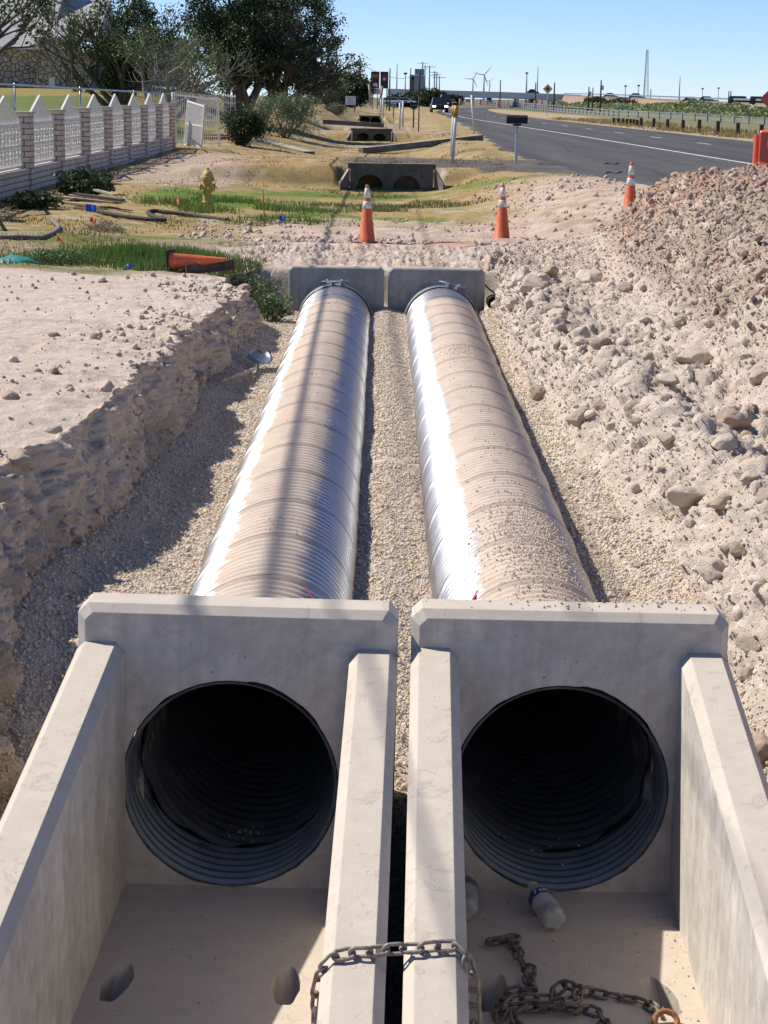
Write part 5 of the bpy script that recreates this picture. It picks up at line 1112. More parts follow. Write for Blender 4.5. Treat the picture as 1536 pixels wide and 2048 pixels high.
# dark junipers
def juniper(u, D_, lab, seed, wd, ht, leafn, lean=0.):
    c = []
    r_ = np.random.default_rng(seed)
    for i in range(46):
        z = ht*(.33+.67*r_.random()); w_ = wd*(.55+.45*math.sin(min(1, (z/ht-.2)/.55)*PI/2))*(1-.35*max(0, z/ht-.75)/.25); a = r_.uniform(0, 2*PI); rr = w_*math.sqrt(r_.random()); c.append(blob(9, (rr*math.cos(a)+lean*z, rr*math.sin(a)*.8, z-.12*rr), (.55, .5, .38), r_))
    tree('juniper_tree', gp(u, D_, .1), lab, [(-.15+lean, 0, 1, 1.), (.25+lean, 0, 1, 1.1), (.55+lean, .1, .8, 1.), (-.5, .1, .9, .9)], ht*.36, .24, 3, leafn, .085, DG, DG2, .20, seed, M_bark, .5, .3, group='dark junipers beyond the gates', crown_fill=np.concatenate(c), keepfrac=.5)
juniper(474, 94, 'dark juniper standing left of its twin behind the gates', 31, 2.3, 7.2, 20000, -.03); juniper(508, 96, 'dark juniper with its trunk showing beside the dark bush', 33, 2.6, 7.4, 23000, .12); juniper(585, 112, 'dark juniper at the right, its crown against open sky', 37, 2.35, 7.6, 23000, .04)
def bush(name, u, D_, wd, ht, n_, leafs, ca, cb, lab, seed, aspect=.5, group=None, y_=None):
    r_ = np.random.default_rng(seed); p = gp(u, D_, .05); e = empty(name, p, lab, 'bush', group); rng = random.Random(seed); mb = MB(); tips = []
    for i in range(9): a = i*2.4; branchy(mb, Vector((.05*math.cos(a), .05*math.sin(a), 0)), Vector((math.cos(a)*wd*.5, math.sin(a)*wd*.4, ht*.8)).normalized(), ht*.62, .02*ht/2+.008, 1, tips, rng, .4, .3, 3)
    mb.build('stems', M_bark, e, True)
    T = np.concatenate([np.array([t[:] for t in tips]), blob(90, (0, 0, ht*.52), (wd*.5, wd*.42, ht*.5), r_, .45)]); T[:, 2] = np.maximum(T[:, 2], .08)
    T = T[r_.random(len(T)) < .85]; pos = T[r_.integers(0, len(T), n_)]+r_.normal(0, 1, (n_, 3))*np.array([.085*wd, .085*wd, .07*ht]); pos[:, 2] = np.maximum(pos[:, 2], .02)
    V, Fq = leaves(pos, r_.uniform(.6, 1.25, n_)*leafs, .3, aspect); link('foliage', npmesh('foliage', V, Fq, np.repeat(leafcol(n_, ca, cb), 4, 0)), M_leaf, e); return e
bush('green_bush', 572, 86, 2.7, 2.0, 9000, .06, SG, SG2, 'feathery light green bush on the ditch bank right of the dark bush', 41, .28)
bush('dark_bush', 488, 72, 1.25, 1.35, 7000, .055, DG, DG2, 'dark round evergreen bush beside the leaning gate', 42)
bush('green_bush', 657, 150, 2.0, 2.5, 4500, .10, SG, SG2, 'grey green bush further up the bank by the utility pole', 43, .3); bush('green_bush', 672, 145, 1.6, .9, 1500, .09, (.12, .13, .08), (.2, .2, .12), 'low greyish bush at the foot of the far bush', 44, .3)
bush('dark_tree', 695, 262, 5.6, 4.6, 9000, .22, DG, DG2, 'dark rounded tree beyond the far bush and the white sign', 45); bush('dark_tree', 640, 300, 6, 5., 5000, .3, DG, DG2, 'dark tree mostly hidden behind the far bush', 46)
bush('wall_shrub', 158, 37.4, .75, .62, 1700, .05, DG, (.08, .12, .05), 'dark leafy shrub against the foot of the brick wall', 47); bush('wall_shrub', 196, 39.5, .5, .42, 900, .045, DG, (.08, .12, .05), 'smaller dark shrub further along the foot of the brick wall', 48); bush('wall_shrub', 60, 34.5, .9, .32, 1300, .05, DG, (.07, .11, .04), 'low dark weeds in the shade of the wall at the left', 49)
bush('leafy_weed', 545, 23.7, .34, .42, 1100, .024, (.08, .13, .035), (.19, .26, .09), 'leafy weed hanging over the trench corner by the left far headwall', 51); bush('leafy_weed', 500, 24.6, .8, .28, 1500, .024, (.07, .10, .04), (.17, .2, .10), 'greyish leafy weed spreading behind the trench corner', 52); bush('leafy_weed', 110, 25.0, .9, .20, 1700, .024, (.06, .11, .025), (.15, .22, .07), 'low green weed patch beside the teal tarpaulin', 53); bush('leafy_weed', 205, 30.5, .8, .2, 1100, .02, (.2, .19, .12), (.28, .25, .16), 'dry weed clump beyond the graded bank', 54)
# ------------------------------------------------------------------ grass
def grass(name, reg, n_, h, wdt, ca, cb, lab, mask=None, lean=.45):
    x = RNG.uniform(reg[0], reg[1], n_); y = RNG.uniform(reg[2], reg[3], n_)
    dens = ss(fbm(np.stack([x*.9, y*.6, 0*x], 1), 4, hash(name) % 50 if False else len(name)), -.25, .35)
    if mask is not None: dens = dens*mask(x, y)
    k = RNG.random(n_) < dens; x, y, dens = x[k], y[k], dens[k]; n_ = len(x); z = np.array([gz_at(a, b) for a, b in zip(x, y)]) if n_ < 30000 and reg[2] < 30 else hb(x, y)
    a = RNG.uniform(0, 2*PI, n_); hh = h*RNG.uniform(.4, 1.25, n_)*(.5+.5*dens); l_ = lean*RNG.random(n_)*hh; b = RNG.uniform(0, 2*PI, n_)
    base = np.stack([x, y, z-.02], 1); side = np.stack([np.cos(a), np.sin(a), 0*a], 1)*(wdt*RNG.uniform(.6, 1.3, n_))[:, None]; tip = base+np.stack([np.cos(b)*l_, np.sin(b)*l_, hh], 1)
    V = np.stack([base-side, base+side, tip], 1).reshape(-1, 3); o = link(name, npmesh(name, V, np.arange(3*n_).reshape(n_, 3), np.repeat(leafcol(n_, ca, cb), 3, 0)), M_leaf); tag(o, lab, 'grass', None, 'stuff')
GG, GG2 = (.075, .145, .022), (.19, .29, .06); ST, ST2 = (.22, .19, .07), (.38, .30, .13)
grass('green_grass', (-4.6, -1.7, 24.3, 28.5), 26000, .20, .009, GG, (.17, .25, .06), 'tall green grass behind the fallen cone', lambda x, y: np.exp(-((x+3.1)/1.0)**2-((y-25.6)/1.5)**2)*1.6)
grass('weed_grass', (-6.4, -1.6, 24.2, 27.), 18000, .12, .010, (.09, .13, .04), (.14, .17, .06), 'weedy green grass along the back edge of the graded bank', lambda x, y: 1-ss(y, 25.2, 26.8))
grass('straw_grass', (-8., -2.2, 25.5, 35), 15000, .10, .012, (.13, .15, .04), ST2, 'short straw coloured grass by the hoses', lambda x, y: .8*(1-ss(x, -4.4, -2.6)))
grass('hydrant_grass', (-5.4, .6, 33.5, 42), 34000, .15, .011, GG, (.19, .26, .06), 'bright green grass round the hydrant', lambda x, y: np.clip(1.5*np.exp(-((x+2.9)/1.7)**2-((y-37.6)/3.)**2)+.8*np.exp(-((x+1.5)/1.0)**2-((y-35.2)/1.2)**2), 0, 1))
grass('ditch_grass', (-3.5, 3.0, 39, 48.3), 26000, .09, .012, (.08, .12, .03), (.22, .24, .08), 'green grass on the floor of the ditch before the culvert', lambda x, y: np.exp(-((x-.2)/2.0)**2)*.9)
grass('verge_grass', (-7.2, 7, 40, 100), 50000, .08, .018, ST, (.36, .24, .10), 'dry grass over the ditch banks and verges', lambda x, y: .7*(1-ss(x, 3.2, 4.2)*1.)+.0)
grass('wall_weeds', (-7.3, -5.6, 30, 50), 5000, .28, .014, (.05, .08, .02), (.22, .2, .09), 'straggling weeds along the foot of the brick wall', lambda x, y: np.exp(-((x+7.0)/.5)**2))
grass('roadside_grass', (14.5, 22, 60, 180), 26000, .28, .05, ST, ST2, 'dry grass on the far side of the highway', lambda x, y: .9*ss(x-np.interp(y, WLY, WLX), 7.6, 9.))
# ------------------------------------------------------------------ culverts under the drives
def culvert(name, y, u0, u1, vt, arches, lab, zb=-.35, th=.28, dep=1.6):
    a, b = at(u0, vt, y), at(u1, vt, y); zt = (a.z+b.z)/2; hw = (b.x-a.x)/2; cx_ = (a.x+b.x)/2; e = empty(name, (cx_, y, 0), lab, 'culvert', 'old culvert headwalls in the ditch')
    bm = bmesh.new(); hole = []
    def L_(pts, yy): return [bm.verts.new((x, yy, z)) for x, z in pts]
    out = [(-hw*.94, zb), (hw*.94, zb), (hw*.94, zt-.14), (hw, zt-.14), (hw, zt), (-hw, zt), (-hw, zt-.14), (-hw*.94, zt-.14)]
    f0, f1 = L_(out, 0), L_(out, th)
    for i in range(8): j = (i+1) % 8; bm.faces.new((f0[i], f0[j], f1[j], f1[i]))
    c0s, c1s = [], []
    for (ua, va, rx, rz) in arches:
        c = at(ua, va, y); pts = [(c.x-cx_+rx*math.cos(2*PI*k/28), c.z+rz*math.sin(2*PI*k/28)) for k in range(28)]; c0, c1 = L_(pts, 0), L_(pts, th); c0s.append(c0); c1s.append(c1); hole.append(pts)
        for i in range(28): j = (i+1) % 28; bm.faces.new((c0[i], c0[j], c1[j], c1[i]))
    fill_with_hole(bm, [f0]+c0s); fill_with_hole(bm, [f1]+c1s); bmesh.ops.recalc_face_normals(bm, faces=bm.faces); me = bpy.data.meshes.new('headwall'); bm.to_mesh(me); bm.free(); link('headwall', me, M_conc_shade, e)
    for pts in hole:
        mb = MB(); n_ = len(pts); vs = [(x, th+.001, z) for x, z in pts]+[(x, th+dep, z) for x, z in pts]; mb.add(vs, [(i, (i+1) % n_, n_+(i+1) % n_, n_+i) for i in range(n_)]+[tuple(range(n_, 2*n_))]); mb.build('barrel_pipe', M_black, e)  # short closed stub, painted black for the darkness inside the culvert
    for s in (-1, 1):
        mb = MB(); x = s*hw*.97; s = s*.5; mb.add([(x, .02, zb), (x+s*.42, -.42, zb), (x+s*.52, -.30, zb), (x+s*.1, .2, zb), (x, .02, zt-.15), (x+s*.42, -.42, zt-.48), (x+s*.52, -.30, zt-.48), (x+s*.1, .2, zt-.15)], [(0, 1, 5, 4), (1, 2, 6, 5), (2, 3, 7, 6), (3, 0, 4, 7), (4, 5, 6, 7)]); mb.build('wing_wall', M_conc_old, e)
    return e
culvert('culvert_headwall', 48.5, 696, 872, 327, [(739, 371, .33, .27), (813, 375, .33, .29)], 'grey concrete culvert headwall with two arched openings straight beyond the cones')
culvert('culvert_headwall', 99.6, 702, 785, 257, [(726, 273.5, .30, .20), (759, 275.5, .32, .20)], 'second smaller looking culvert headwall with two arches further up the ditch', -.5)
culvert('culvert_headwall', 170., 718, 762, 231, [(730, 240, .42, .30), (751, 241, .42, .30)], 'farthest culvert headwall half overgrown beyond the long beam', -.6)
p0, p1_ = at(646, 243.5, 116), at(768, 251, 116); mb = MB(); mb.bar(p0, p1_, .3, .26); tag(mb.build('concrete_beam', M_conc_old), 'long dark beam lying across the ditch above the second culvert', 'beam')
a, b = onground(722, 306, .3), onz(962, 278, .56); mb = MB(); c_ = (a+b)/2; Pc = smooth_path([a+Vector((0, 0, .08)), a*.55+b*.45+Vector((0, 0, .06)), b+Vector((0, 0, .05))])
for i in range(len(Pc)-1): mb.bar(Pc[i], Pc[i+1], .32, .26)
tag(mb.build('concrete_kerb', M_conc_old), 'long pale concrete kerb running from the ditch up to the highway', 'kerb')
a, b = onground(520, 283, .2), onground(618, 308, .1); mb = MB(); Pc = [a+(b-a)*i/6 for i in range(7)]
for i in range(6):
    q0, q1 = Pc[i].copy(), Pc[i+1].copy(); q0.z, q1.z = gz_at(q0.x, q0.y)+.05, gz_at(q1.x, q1.y)+.05; mb.bar(q0, q1+(q1-q0)*.02, .45, .1)
tag(mb.build('concrete_kerb', M_conc_old), 'low broken kerb sloping down from the dark bush into the ditch', 'kerb')
# ------------------------------------------------------------------ mailboxes and marker posts
def mailbox(u, vt, vb, vg, D_, wpx, lab, box_m, post_m):
    p = at(u, vg, D_); top = at(u, vt, D_).z-p.z; bot = at(u, vb, D_).z-p.z; wd = wpx*D_/F; e = empty('mailbox', p, lab, 'mailbox', 'mailboxes along the highway'); ht = top-bot; mb = MB(); sec = [(-.10, 0), (.10, 0), (.10, ht*.55)]+[(.10*math.cos(a), ht*.55+ht*.45*math.sin(a)) for a in np.linspace(.2, PI-.2, 7)]+[(-.10, ht*.55)]
    mb.prism([(-wd/2, y, bot+z) for y, z in sec], (0, 0, 0), (wd, 0, 0)); mb.build('box', box_m, e)
    MB().box((-wd/2-.008, 0, bot+ht*.45), (.012, .17, ht*.75)).build('door', box_m, e)
    MB().box((0, 0, bot/2-.1), (.075, .075, bot+.2)).build('post', post_m, e); MB().box((0, 0, bot-.035), (.22, .16, .05)).build('bracket', M_black, e); return e
mailbox(1032, 230, 247, 326, 53, 40, 'black mailbox on a white post beside the highway', M_black, M_white); mailbox(827, 210, 217, 248, 112, 14, 'small black mailbox on a dark post right of the white marker sticks', M_black, M_pole); mailbox(787, 206, 214, 231, 170, 12, 'blue grey mailbox on a dark post farthest along the verge', simple('blue_grey_paint', (.16, .22, .28), .5), M_pole)
def marker(u0, v0, u1, v1, D_, lab, cap_m=None, r=.045, group='white marker posts on the verge'):
    a, b = at(u1, v1, D_), at(u0, v0, D_); e = empty('marker_post', a, lab, 'marker post', group); MB().tube([Vector((0, 0, -.1)), b-a], r, 10).build('post', M_white, e, True)
    if cap_m: d = (b-a); MB().tube([d*.80, d*1.03], r*1.35, 10).build('reflector_sleeve', cap_m, e, True)
M_amber = simple('amber_sleeve', (.50, .27, .03), .5)
marker(908, 214, 903, 306, 57, 'rear of two white marker posts with amber sleeves', M_amber); marker(912.5, 214, 905, 320, 52.5, 'front of two white marker posts with amber sleeves', M_amber); marker(943, 190, 949, 263, 76, 'white marker post leaning beside the highway', None, .04)
marker(800, 205, 799.5, 255, 98, 'left of two tall white sticks on the verge', None, .05); marker(806, 203, 806, 250, 101, 'right of two tall white sticks on the verge', None, .05); marker(762, 196, 761, 231, 150, 'thin white stick left in the far pair on the verge', None, .06); marker(766, 196, 766.5, 233, 147, 'thin white stick right in the far pair on the verge', None, .06)
# ------------------------------------------------------------------ barrier and signs
p = at(1516, 346, 47.5); e = empty('water_barrier', (p.x, 47.5, .53), 'orange plastic water barrier on the shoulder behind the spoil heap', 'barrier', None, (0, 0, -.25)); L_ = 1.9; mb = MB(); sec = [(-.30, 0), (.30, 0), (.30, .12), (.20, .32), (.17, 1.02), (.13, 1.07), (-.13, 1.07), (-.17, 1.02), (-.20, .32), (-.30, .12)]
mb.prism([(0, y, z) for y, z in sec], (0, 0, 0), (L_, 0, 0)); mb.build('barrier_body', M_orange2, e, bevel=.03)
for z in (.30, .62): MB().box((L_/2, -.18, z+.1), (L_*.8, .06, .18)).build('recess_rib', M_orange2, e, bevel=.02)
MB().lathe([(.10, .0), (.10, .9), (.0, .9)], 14, (-.05, 0, .06)).build('hinge_lug', M_orange2, e, True, ang=40)
c = at(1561, 198, 62); e = empty('warning_sign', (c.x, 62, .52), 'orange diamond road work sign at the right edge above the barrier', 'road sign'); hz = c.z-.52; h_ = .66; mb = MB(); mb.prism([(-h_, 0, hz), (0, 0, hz-h_), (h_, 0, hz), (0, 0, hz+h_)], (0, 0, 0), (0, .012, 0)); mb.build('sign_panel', M_orange2, e); MB().tube([(0, .03, -.05), (0, .03, hz+.4)], .035, 8).build('post', M_galv, e, True)
c = at(1095.5, 178, 205); g0 = gz_at(c.x, 205); e = empty('warning_sign', (c.x, 205, g0), 'yellow diamond warning sign standing before the overpass', 'road sign'); hz = c.z-g0; h_ = .52; M_ys = simple('yellow_sign', (.55, .42, .10), .5); mb = MB(); mb.prism([(-h_, 0, hz), (0, 0, hz-h_), (h_, 0, hz), (0, 0, hz+h_)], (0, 0, 0), (0, .012, 0)); sp = mb.build('sign_panel', M_ys, e); MB().box((0, -.01, hz), (.12, .012, .5)).box((0, -.011, hz+.05), (.42, .012, .10)).build('symbol', M_black, sp); MB().tube([(0, .05, -.05), (0, .05, hz+.3)], .05, 6).build('post', M_galv, e)
c = at(701, 201, 215); g0 = gz_at(c.x, 215); hz = c.z-g0; e = empty('yard_sign', (c.x, 215, g0), 'white board sign standing on the verge before the dark tree', 'sign'); bd = MB().box((0, 0, hz), (1.15, .05, .95)).build('board', M_white, e); mb = MB()
for i in range(5): mb.box((.02*(i % 2), -.03, hz+.32-.16*i), (.8-.12*(i % 3), .01, .05))
mb.build('lettering', simple('grey_lettering', (.25, .27, .30), .7), bd); MB().box((.45, .03, hz/2-.2), (.09, .09, hz+.3)).build('post', M_pole, e)
D_ = 380; c = at(760, 160, D_); g0 = gz_at(c.x, D_); e = empty('twin_billboard', (c.x, D_, g0), 'pair of dark red billboards on posts beyond the dark tree', 'billboard'); zc_ = c.z-g0
M_bb = simple('billboard_dark', (.035, .012, .014), .5, 0, .5, .8); M_bbr = simple('billboard_red', (.28, .03, .04), .5); M_bbw = simple('billboard_pale', (.62, .52, .46), .5); M_bbb = simple('billboard_tan', (.22, .12, .06), .5)
for sx_, w_ in ((-.95, 1.65), (.85, 1.55)):
    pn = MB().box((sx_, 0, zc_), (w_, .25, 3.2)).build('panel', M_bb, e)
    if sx_ < 0: MB().box((sx_-.05, -.14, zc_+.75), (1.2, .03, .75)).build('picture', M_bbb, pn); MB().lathe([(.45, 0), (.3, .03), (0, .03)], 9, (sx_+.1, -.13, zc_-1.0), M=Matrix.Rotation(PI/2, 3, 'X')).box((sx_-.3, -.14, zc_-.75), (.5, .03, .3)).build('picture', M_bbw, pn)
    else: MB().lathe([(.5, 0), (.35, .04), (0, .04)], 8, (sx_, -.13, zc_+.5), M=Matrix.Rotation(PI/2, 3, 'X')).build('picture', M_bbr, pn); MB().box((sx_, -.16, zc_+.15), (.5, .03, .4)).build('picture', M_bbw, pn)
    for q in (-.5, .5): MB().box((sx_+q, .05, (zc_-1.6)/2), (.16, .16, zc_-1.6)).build('post', M_pole, e)
c = at(752, 183, 370); g0 = gz_at(c.x, 370); MBq = MB().box((0, 0, c.z-g0), (2.6, .1, 1.1)).box((-1.1, .06, (c.z-g0)/2), (.1, .1, c.z-g0)).box((1.1, .06, (c.z-g0)/2), (.1, .1, c.z-g0)); tag(MBq.build('plain_sign', simple('pale_grey_board', (.42, .42, .42), .6), loc=(c.x, 370, g0)), 'plain pale board standing below the twin billboards', 'sign')
for (u0, v0, u1, v1, lab) in ((738, 168, 741, 205, 'pale leaning post left of the twin billboards'), (765, 172, 758, 205, 'pale slanting post under the twin billboards')):
    D_ = 230; a = at(u1, v1, D_); b = at(u0, v0, D_); tag(MB().tube([Vector((0, 0, -.3)), (b-a)*.5+Vector((.05, 0, 0)), b-a], .15, 8).build('leaning_post', M_wood, None, True, loc=a), lab, 'post')
# ------------------------------------------------------------------ poles, masts, cables
def upole(u, vt, D_, lab, arm=0, r=.14, group='timber power poles', m_=None, arms2=0, tilt=0., xfmr=0):
    p = at(u, 200, D_); p.z = gz_at(p.x, D_)-.1; h = at(u, vt, D_).z-p.z; e = empty('power_pole', p, lab, 'power pole', group, (0, tilt, 0)); MB().tube([(0, 0, 0), (0, 0, h)], [r, r*.65], 8).build('pole', m_ or M_pole, e, True)
    for k in range(arms2+1 if arm else 0):
        z = h-.5-k*1.1; ar = MB().box((0, -.1, z), (arm, .12, .14)).build('crossarm', m_ or M_pole, e)
        for q in (-.45, -.2, .2, .45): MB().lathe([(.05, 0), (.06, .1), (.03, .2), (0, .2)], 6, (arm*q, -.1, z+.07)).build('insulator', M_galv, ar)
    if xfmr: MB().lathe([(.22, 0), (.22, .8), (.1, .9), (0, .9)], 10, (.35, 0, h-1.9)).build('transformer', M_galv, e)
    return e, p, h
upole(628, 40, 150, 'dark power pole rising out of the bank at the right edge of the junipers', 0, .16)
upole(672.5, 103, 240, 'power pole with a short arm close to the right side of the junipers', 1.6, .14); upole(661, 116, 262, 'plain pole standing left of the two just beside the junipers'); upole(680, 128, 300, 'short plain pole right of the two just beside the junipers')
upole(720, 124, 400, 'T shaped power pole rising above the dark rounded tree', 2.6, .17); upole(779, 137, 330, 'plain dark pole at the right edge of the twin billboards', 0, .15)
upole(844, 124, 760, 'tall power pole with crossarm behind the grey tower block', 4.0, .3); upole(849, 130, 820, 'power pole just right of the grey tower block', 0, .28); upole(858, 131, 700, 'T topped power pole standing right of the grey tower block', 4.4, .26); upole(868, 142, 680, 'left of a close pair of power poles before the overpass', 2.6, .24, arms2=1); upole(872.5, 146, 690, 'right of a close pair of power poles before the overpass', 2.6, .24, arms2=1); upole(878, 152, 620, 'short T shaped power pole at the left end of the overpass', 4.2, .2)
upole(820.5, 136, 900, 'faint pole behind the left side of the grey tower block', 0, .3)
upole(1108, 165, 420, 'dark pole in front of the abutment at the right end of the overpass', 0, .2); upole(1201, 160, 380, 'dark power pole with a box at the left end of the embankment', 0, .2, xfmr=1); upole(1177, 173, 400, 'short pole with a box left of the embankment power pole', 0, .18, xfmr=1); upole(1185, 175, 410, 'short plain pole left of the embankment power pole', 0, .16)
upole(1070.5, 165, 520, 'dark pole in front of the overpass by the yellow sign', 0, .22); upole(1000, 160, 650, 'pole rising above the middle of the overpass', 0, .25); upole(1301, 178, 520, 'short pole on the embankment right of the lattice tower', 0, .18)
upole(1457, 182, 330, 'left of two short poles by the embankment', 0, .13); upole(1461, 182, 330, 'right of two short poles by the embankment', 0, .13)
def mast(u, vt, D_, lab, r, head=None, m_=None):
    p = at(u, 200, D_); p.z = gz_at(p.x, D_); h = at(u, vt, D_).z-p.z; e = empty('light_mast', p, lab, 'mast', 'light masts and towers on the skyline'); MB().tube([(0, 0, 0), (0, 0, h)], [r, r*.5], 8).build('mast', m_ or M_galv, e, True)
    if head: head *= .5; r = r*.8
    if head: MB().lathe([(head*.3, -.2*head), (head, 0), (head, .5*head), (head*.4, .8*head), (0, .8*head)], 10, (0, 0, h)).build('lamp_head', M_pole, e, True)
M_steel = simple('grey_steel_mast', (.20, .22, .24), .6)
mast(793, 128, 900, 'thin pale light mast right of the twin billboards', .35, None, M_steel); mast(810, 148, 600, 'light mast with a flat head left of the grey tower block', .25, 1.2, M_steel); mast(1052, 147, 900, 'tall light mast with a crown of lamps above the overpass', .45, 1.5, M_steel); mast(1074, 134, 1600, 'thin tall radio mast behind the yellow sign', .6, None, M_steel); mast(1358, 152, 1500, 'thin radio mast right of the lattice tower', .55, None, M_steel)
mast(1250, 173, 800, 'left of two round headed lamps on the embankment', .25, 1.3, M_steel); mast(1276, 172, 800, 'right of two round headed lamps on the embankment', .25, 1.3, M_steel); mast(1404, 178, 700, 'slim lamp above the embankment left of its twin', .2, 1., M_steel); mast(1436, 177, 700, 'slim lamp above the embankment nearest the two short poles', .2, 1., M_steel)
p = at(837, 263, 108); p.z = gz_at(p.x, 108); h = at(837, 140, 108).z-p.z; e = empty('delineator_pole', p, 'slim dark pole on the verge with a pale upper half', 'pole'); MB().tube([(0, 0, -.1), (0, 0, h*.62)], .035, 8).build('lower_pole', M_pole, e, True); MB().tube([(0, 0, h*.62), (0, 0, h)], .05, 8).build('upper_pole', M_pole, e, True)
# lattice tower
D_ = 1500; p = at(1290, 200, D_); p.z = -.8; h = at(1292, 99, D_).z-p.z; e = empty('lattice_tower', p, 'tall slim lattice tower alone on the skyline', 'tower'); mb = MB(); w0 = 2.6
for k in range(3): a = 2*PI*k/3; mb.tube([(w0*math.cos(a), w0*math.sin(a), 0), (.7*math.cos(a), .7*math.sin(a), h)], .22, 5)
nb = 26
for i in range(nb):
    for k in range(3):
        f0, f1 = i/nb, (i+1)/nb; a, b = 2*PI*k/3, 2*PI*(k+1)/3; r0, r1 = w0+(.7-w0)*f0, w0+(.7-w0)*f1; mb.tube([(r0*math.cos(a), r0*math.sin(a), f0*h), (r1*math.cos(b), r1*math.sin(b), f1*h)], .12, 4)
mb.build('lattice', M_steel, e)
# wind turbines
for (u, vh, D_, L_, rot, lab) in ((967, 150, 3200, 19, .35, 'larger white wind turbine above the overpass'), (945, 158, 3600, 18, .5, 'smaller white wind turbine left of the larger one'), (978, 163, 5200, 18, .2, 'faint wind turbine right of the larger one')):
    p = at(u, 200, D_); p.z = -.9; h = at(u, vh, D_).z-p.z; e = empty('wind_turbine', p, lab, 'wind turbine', 'wind turbines on the horizon'); MB().tube([(0, 0, 0), (0, 0, h)], [1.6, .9], 10).build('tower', M_turb, e, True); MB().box((0, 1, h), (2., 6, 2.)).build('nacelle', M_turb, e)
    for k in range(3):
        a = rot+PI/6+2*PI*k/3; d = Vector((math.cos(a), 0, math.sin(a))); MB().tube([Vector((0, -3.2, h))+d*.5, Vector((0, -3.2, h))+d*L_*.3, Vector((0, -3.2, h))+d*L_], [.6, .8, .2], 6).build('blade', M_turb, e, True)
# cables: a thick telephone bundle and thinner lines strung past the work on the pole line
def cable(x0, zmin, sag, r, y0, y1, lab, dx=0.):
    P_ = [(x0+dx*(y/150), y, zmin+sag*(y-45)**2) for y in np.linspace(y0, y1, 60)]; tag(MB().tube(P_, r, 8).build('overhead_cable', M_black, None, True), lab, 'cable', 'overhead cables on the pole line')
cable(-5.86, 5.95, .00028, .025, -40, 150, 'thick black cable bundle strung low along the pole line'); cable(-5.52, 6.25, .00028, .013, -40, 150, 'thin cable strung just beside the thick bundle'); cable(-6.1, 8.2, .00028, .012, -40, 150, 'upper thin power line above the cable bundle')
for (z0, z1, r, lab) in ((8.6, 7.2, .03, 'lower line sagging between the two poles beside the junipers'),): tag(MB().tube([(-5.6+(.02)*k, 150+90*k/20, z0+(z1-z0)*k/20-1.2*math.sin(PI*k/20)) for k in range(21)], r, 6).build('overhead_cable', M_black, None, True), lab, 'cable', 'overhead cables on the pole line')
a, b, c = at(672.5, 106, 240), at(720, 128, 400), at(779, 150, 330)
for q, (s, t, dz, lab) in enumerate(((a, b, 2.5, 'faint wire from the pole by the junipers to the T shaped pole'), (b, at(858, 133, 700), 3.5, 'faint wire from the T shaped pole to the poles by the tower block'))): tag(MB().tube([s+(t-s)*(k/20)-Vector((0, 0, dz*math.sin(PI*k/20))) for k in range(21)], .035+.02*q, 6).build('overhead_cable', M_steel, None, True), lab, 'cable', 'overhead cables on the pole line')
# ------------------------------------------------------------------ far buildings, overpass, embankment
D_ = 720; p = at(835, 180, D_); p.z = -.9; x = lambda u: at(u, 180, D_).x-p.x; zz = lambda v: at(835, v, D_).z-p.z
e = empty('tower_block', p, 'pale grey windowless tower block beyond the highway', 'building'); M_tb = simple('grey_cladding', (.30, .31, .33), .7, 0, .08, .1); M_td = simple('brown_cladding', (.16, .13, .11), .8, 0, .15, .1)
MB().box(((x(828)+x(848))/2, 0, zz(152)/2), (x(848)-x(828), 5, zz(152))).build('main_wall', M_tb, e); MB().box(((x(829)+x(847.5))/2, .3, (zz(138)+zz(150.4))/2), (x(847.5)-x(829), 4.5, zz(138)-zz(150.4))).build('upper_wall', simple('blue_grey_cladding', (.22, .25, .31), .7, 0, .08, .1), e); MB().box(((x(828.5)+x(848))/2, -2.3, zz(151.2)), (x(848)-x(828.5), .4, .5)).build('white_band', M_white, e); MB().box(((x(819)+x(827.9))/2, .4, zz(150)/2), (x(827.9)-x(819), 4, zz(150))).build('side_wall', M_td, e); MB().box((x(825), -1.7, zz(156)), (.7, .3, 1.2)).build('sign_board', M_black, e)
D_ = 800; e = empty('overpass', at(960, 210, D_), 'long concrete highway overpass crossing the horizon', 'bridge'); O = e.location; M_deck = simple('bridge_concrete', (.58, .56, .54), .8, 0, .1, .1); mb = MB(); rail = MB()
ps_ = [(775, 177.5), (880, 180.5), (1000, 184), (1100, 187.5), (1160, 190)]; Pd = [at(u, v, D_)-O for u, v in ps_]
for i in range(4): mb.bar(Pd[i]-Vector((0, 0, 1.5)), Pd[i+1]-Vector((0, 0, 1.5)), 10, 2.3); rail.bar(Pd[i]-Vector((0, 5.05, .35)), Pd[i+1]-Vector((0, 5.05, .35)), .25, .75)
mb.build('deck', M_deck, e); rail.build('parapet', simple('parapet_concrete', (.60, .58, .56), .8, 0, .1, .1), e)
for u, big in ((795, 0), (870, 0), (945, 1), (1034, 1), (1100, 0)):
    q = at(u, 188, D_)-O
    for dy in (-3.5, 3.5): MB().box((q.x, dy, q.z-3.6), (1.1, 1.1, 6.)).build('pier', M_deck, e)
    MB().box((q.x, 0, q.z-1.25), (1.6, 9.6, 1.2)).build('pier_cap', M_deck, e)
cr = [(1128, 189.5, 790), (1160, 190.5, 700), (1250, 194, 560), (1400, 201, 440), (1540, 206.5, 350), (1700, 212, 300)]
vs, fs = [], []; nk = 40; Pk = smooth_path([at(u, v, d) for u, v, d in cr], 8); vc = []
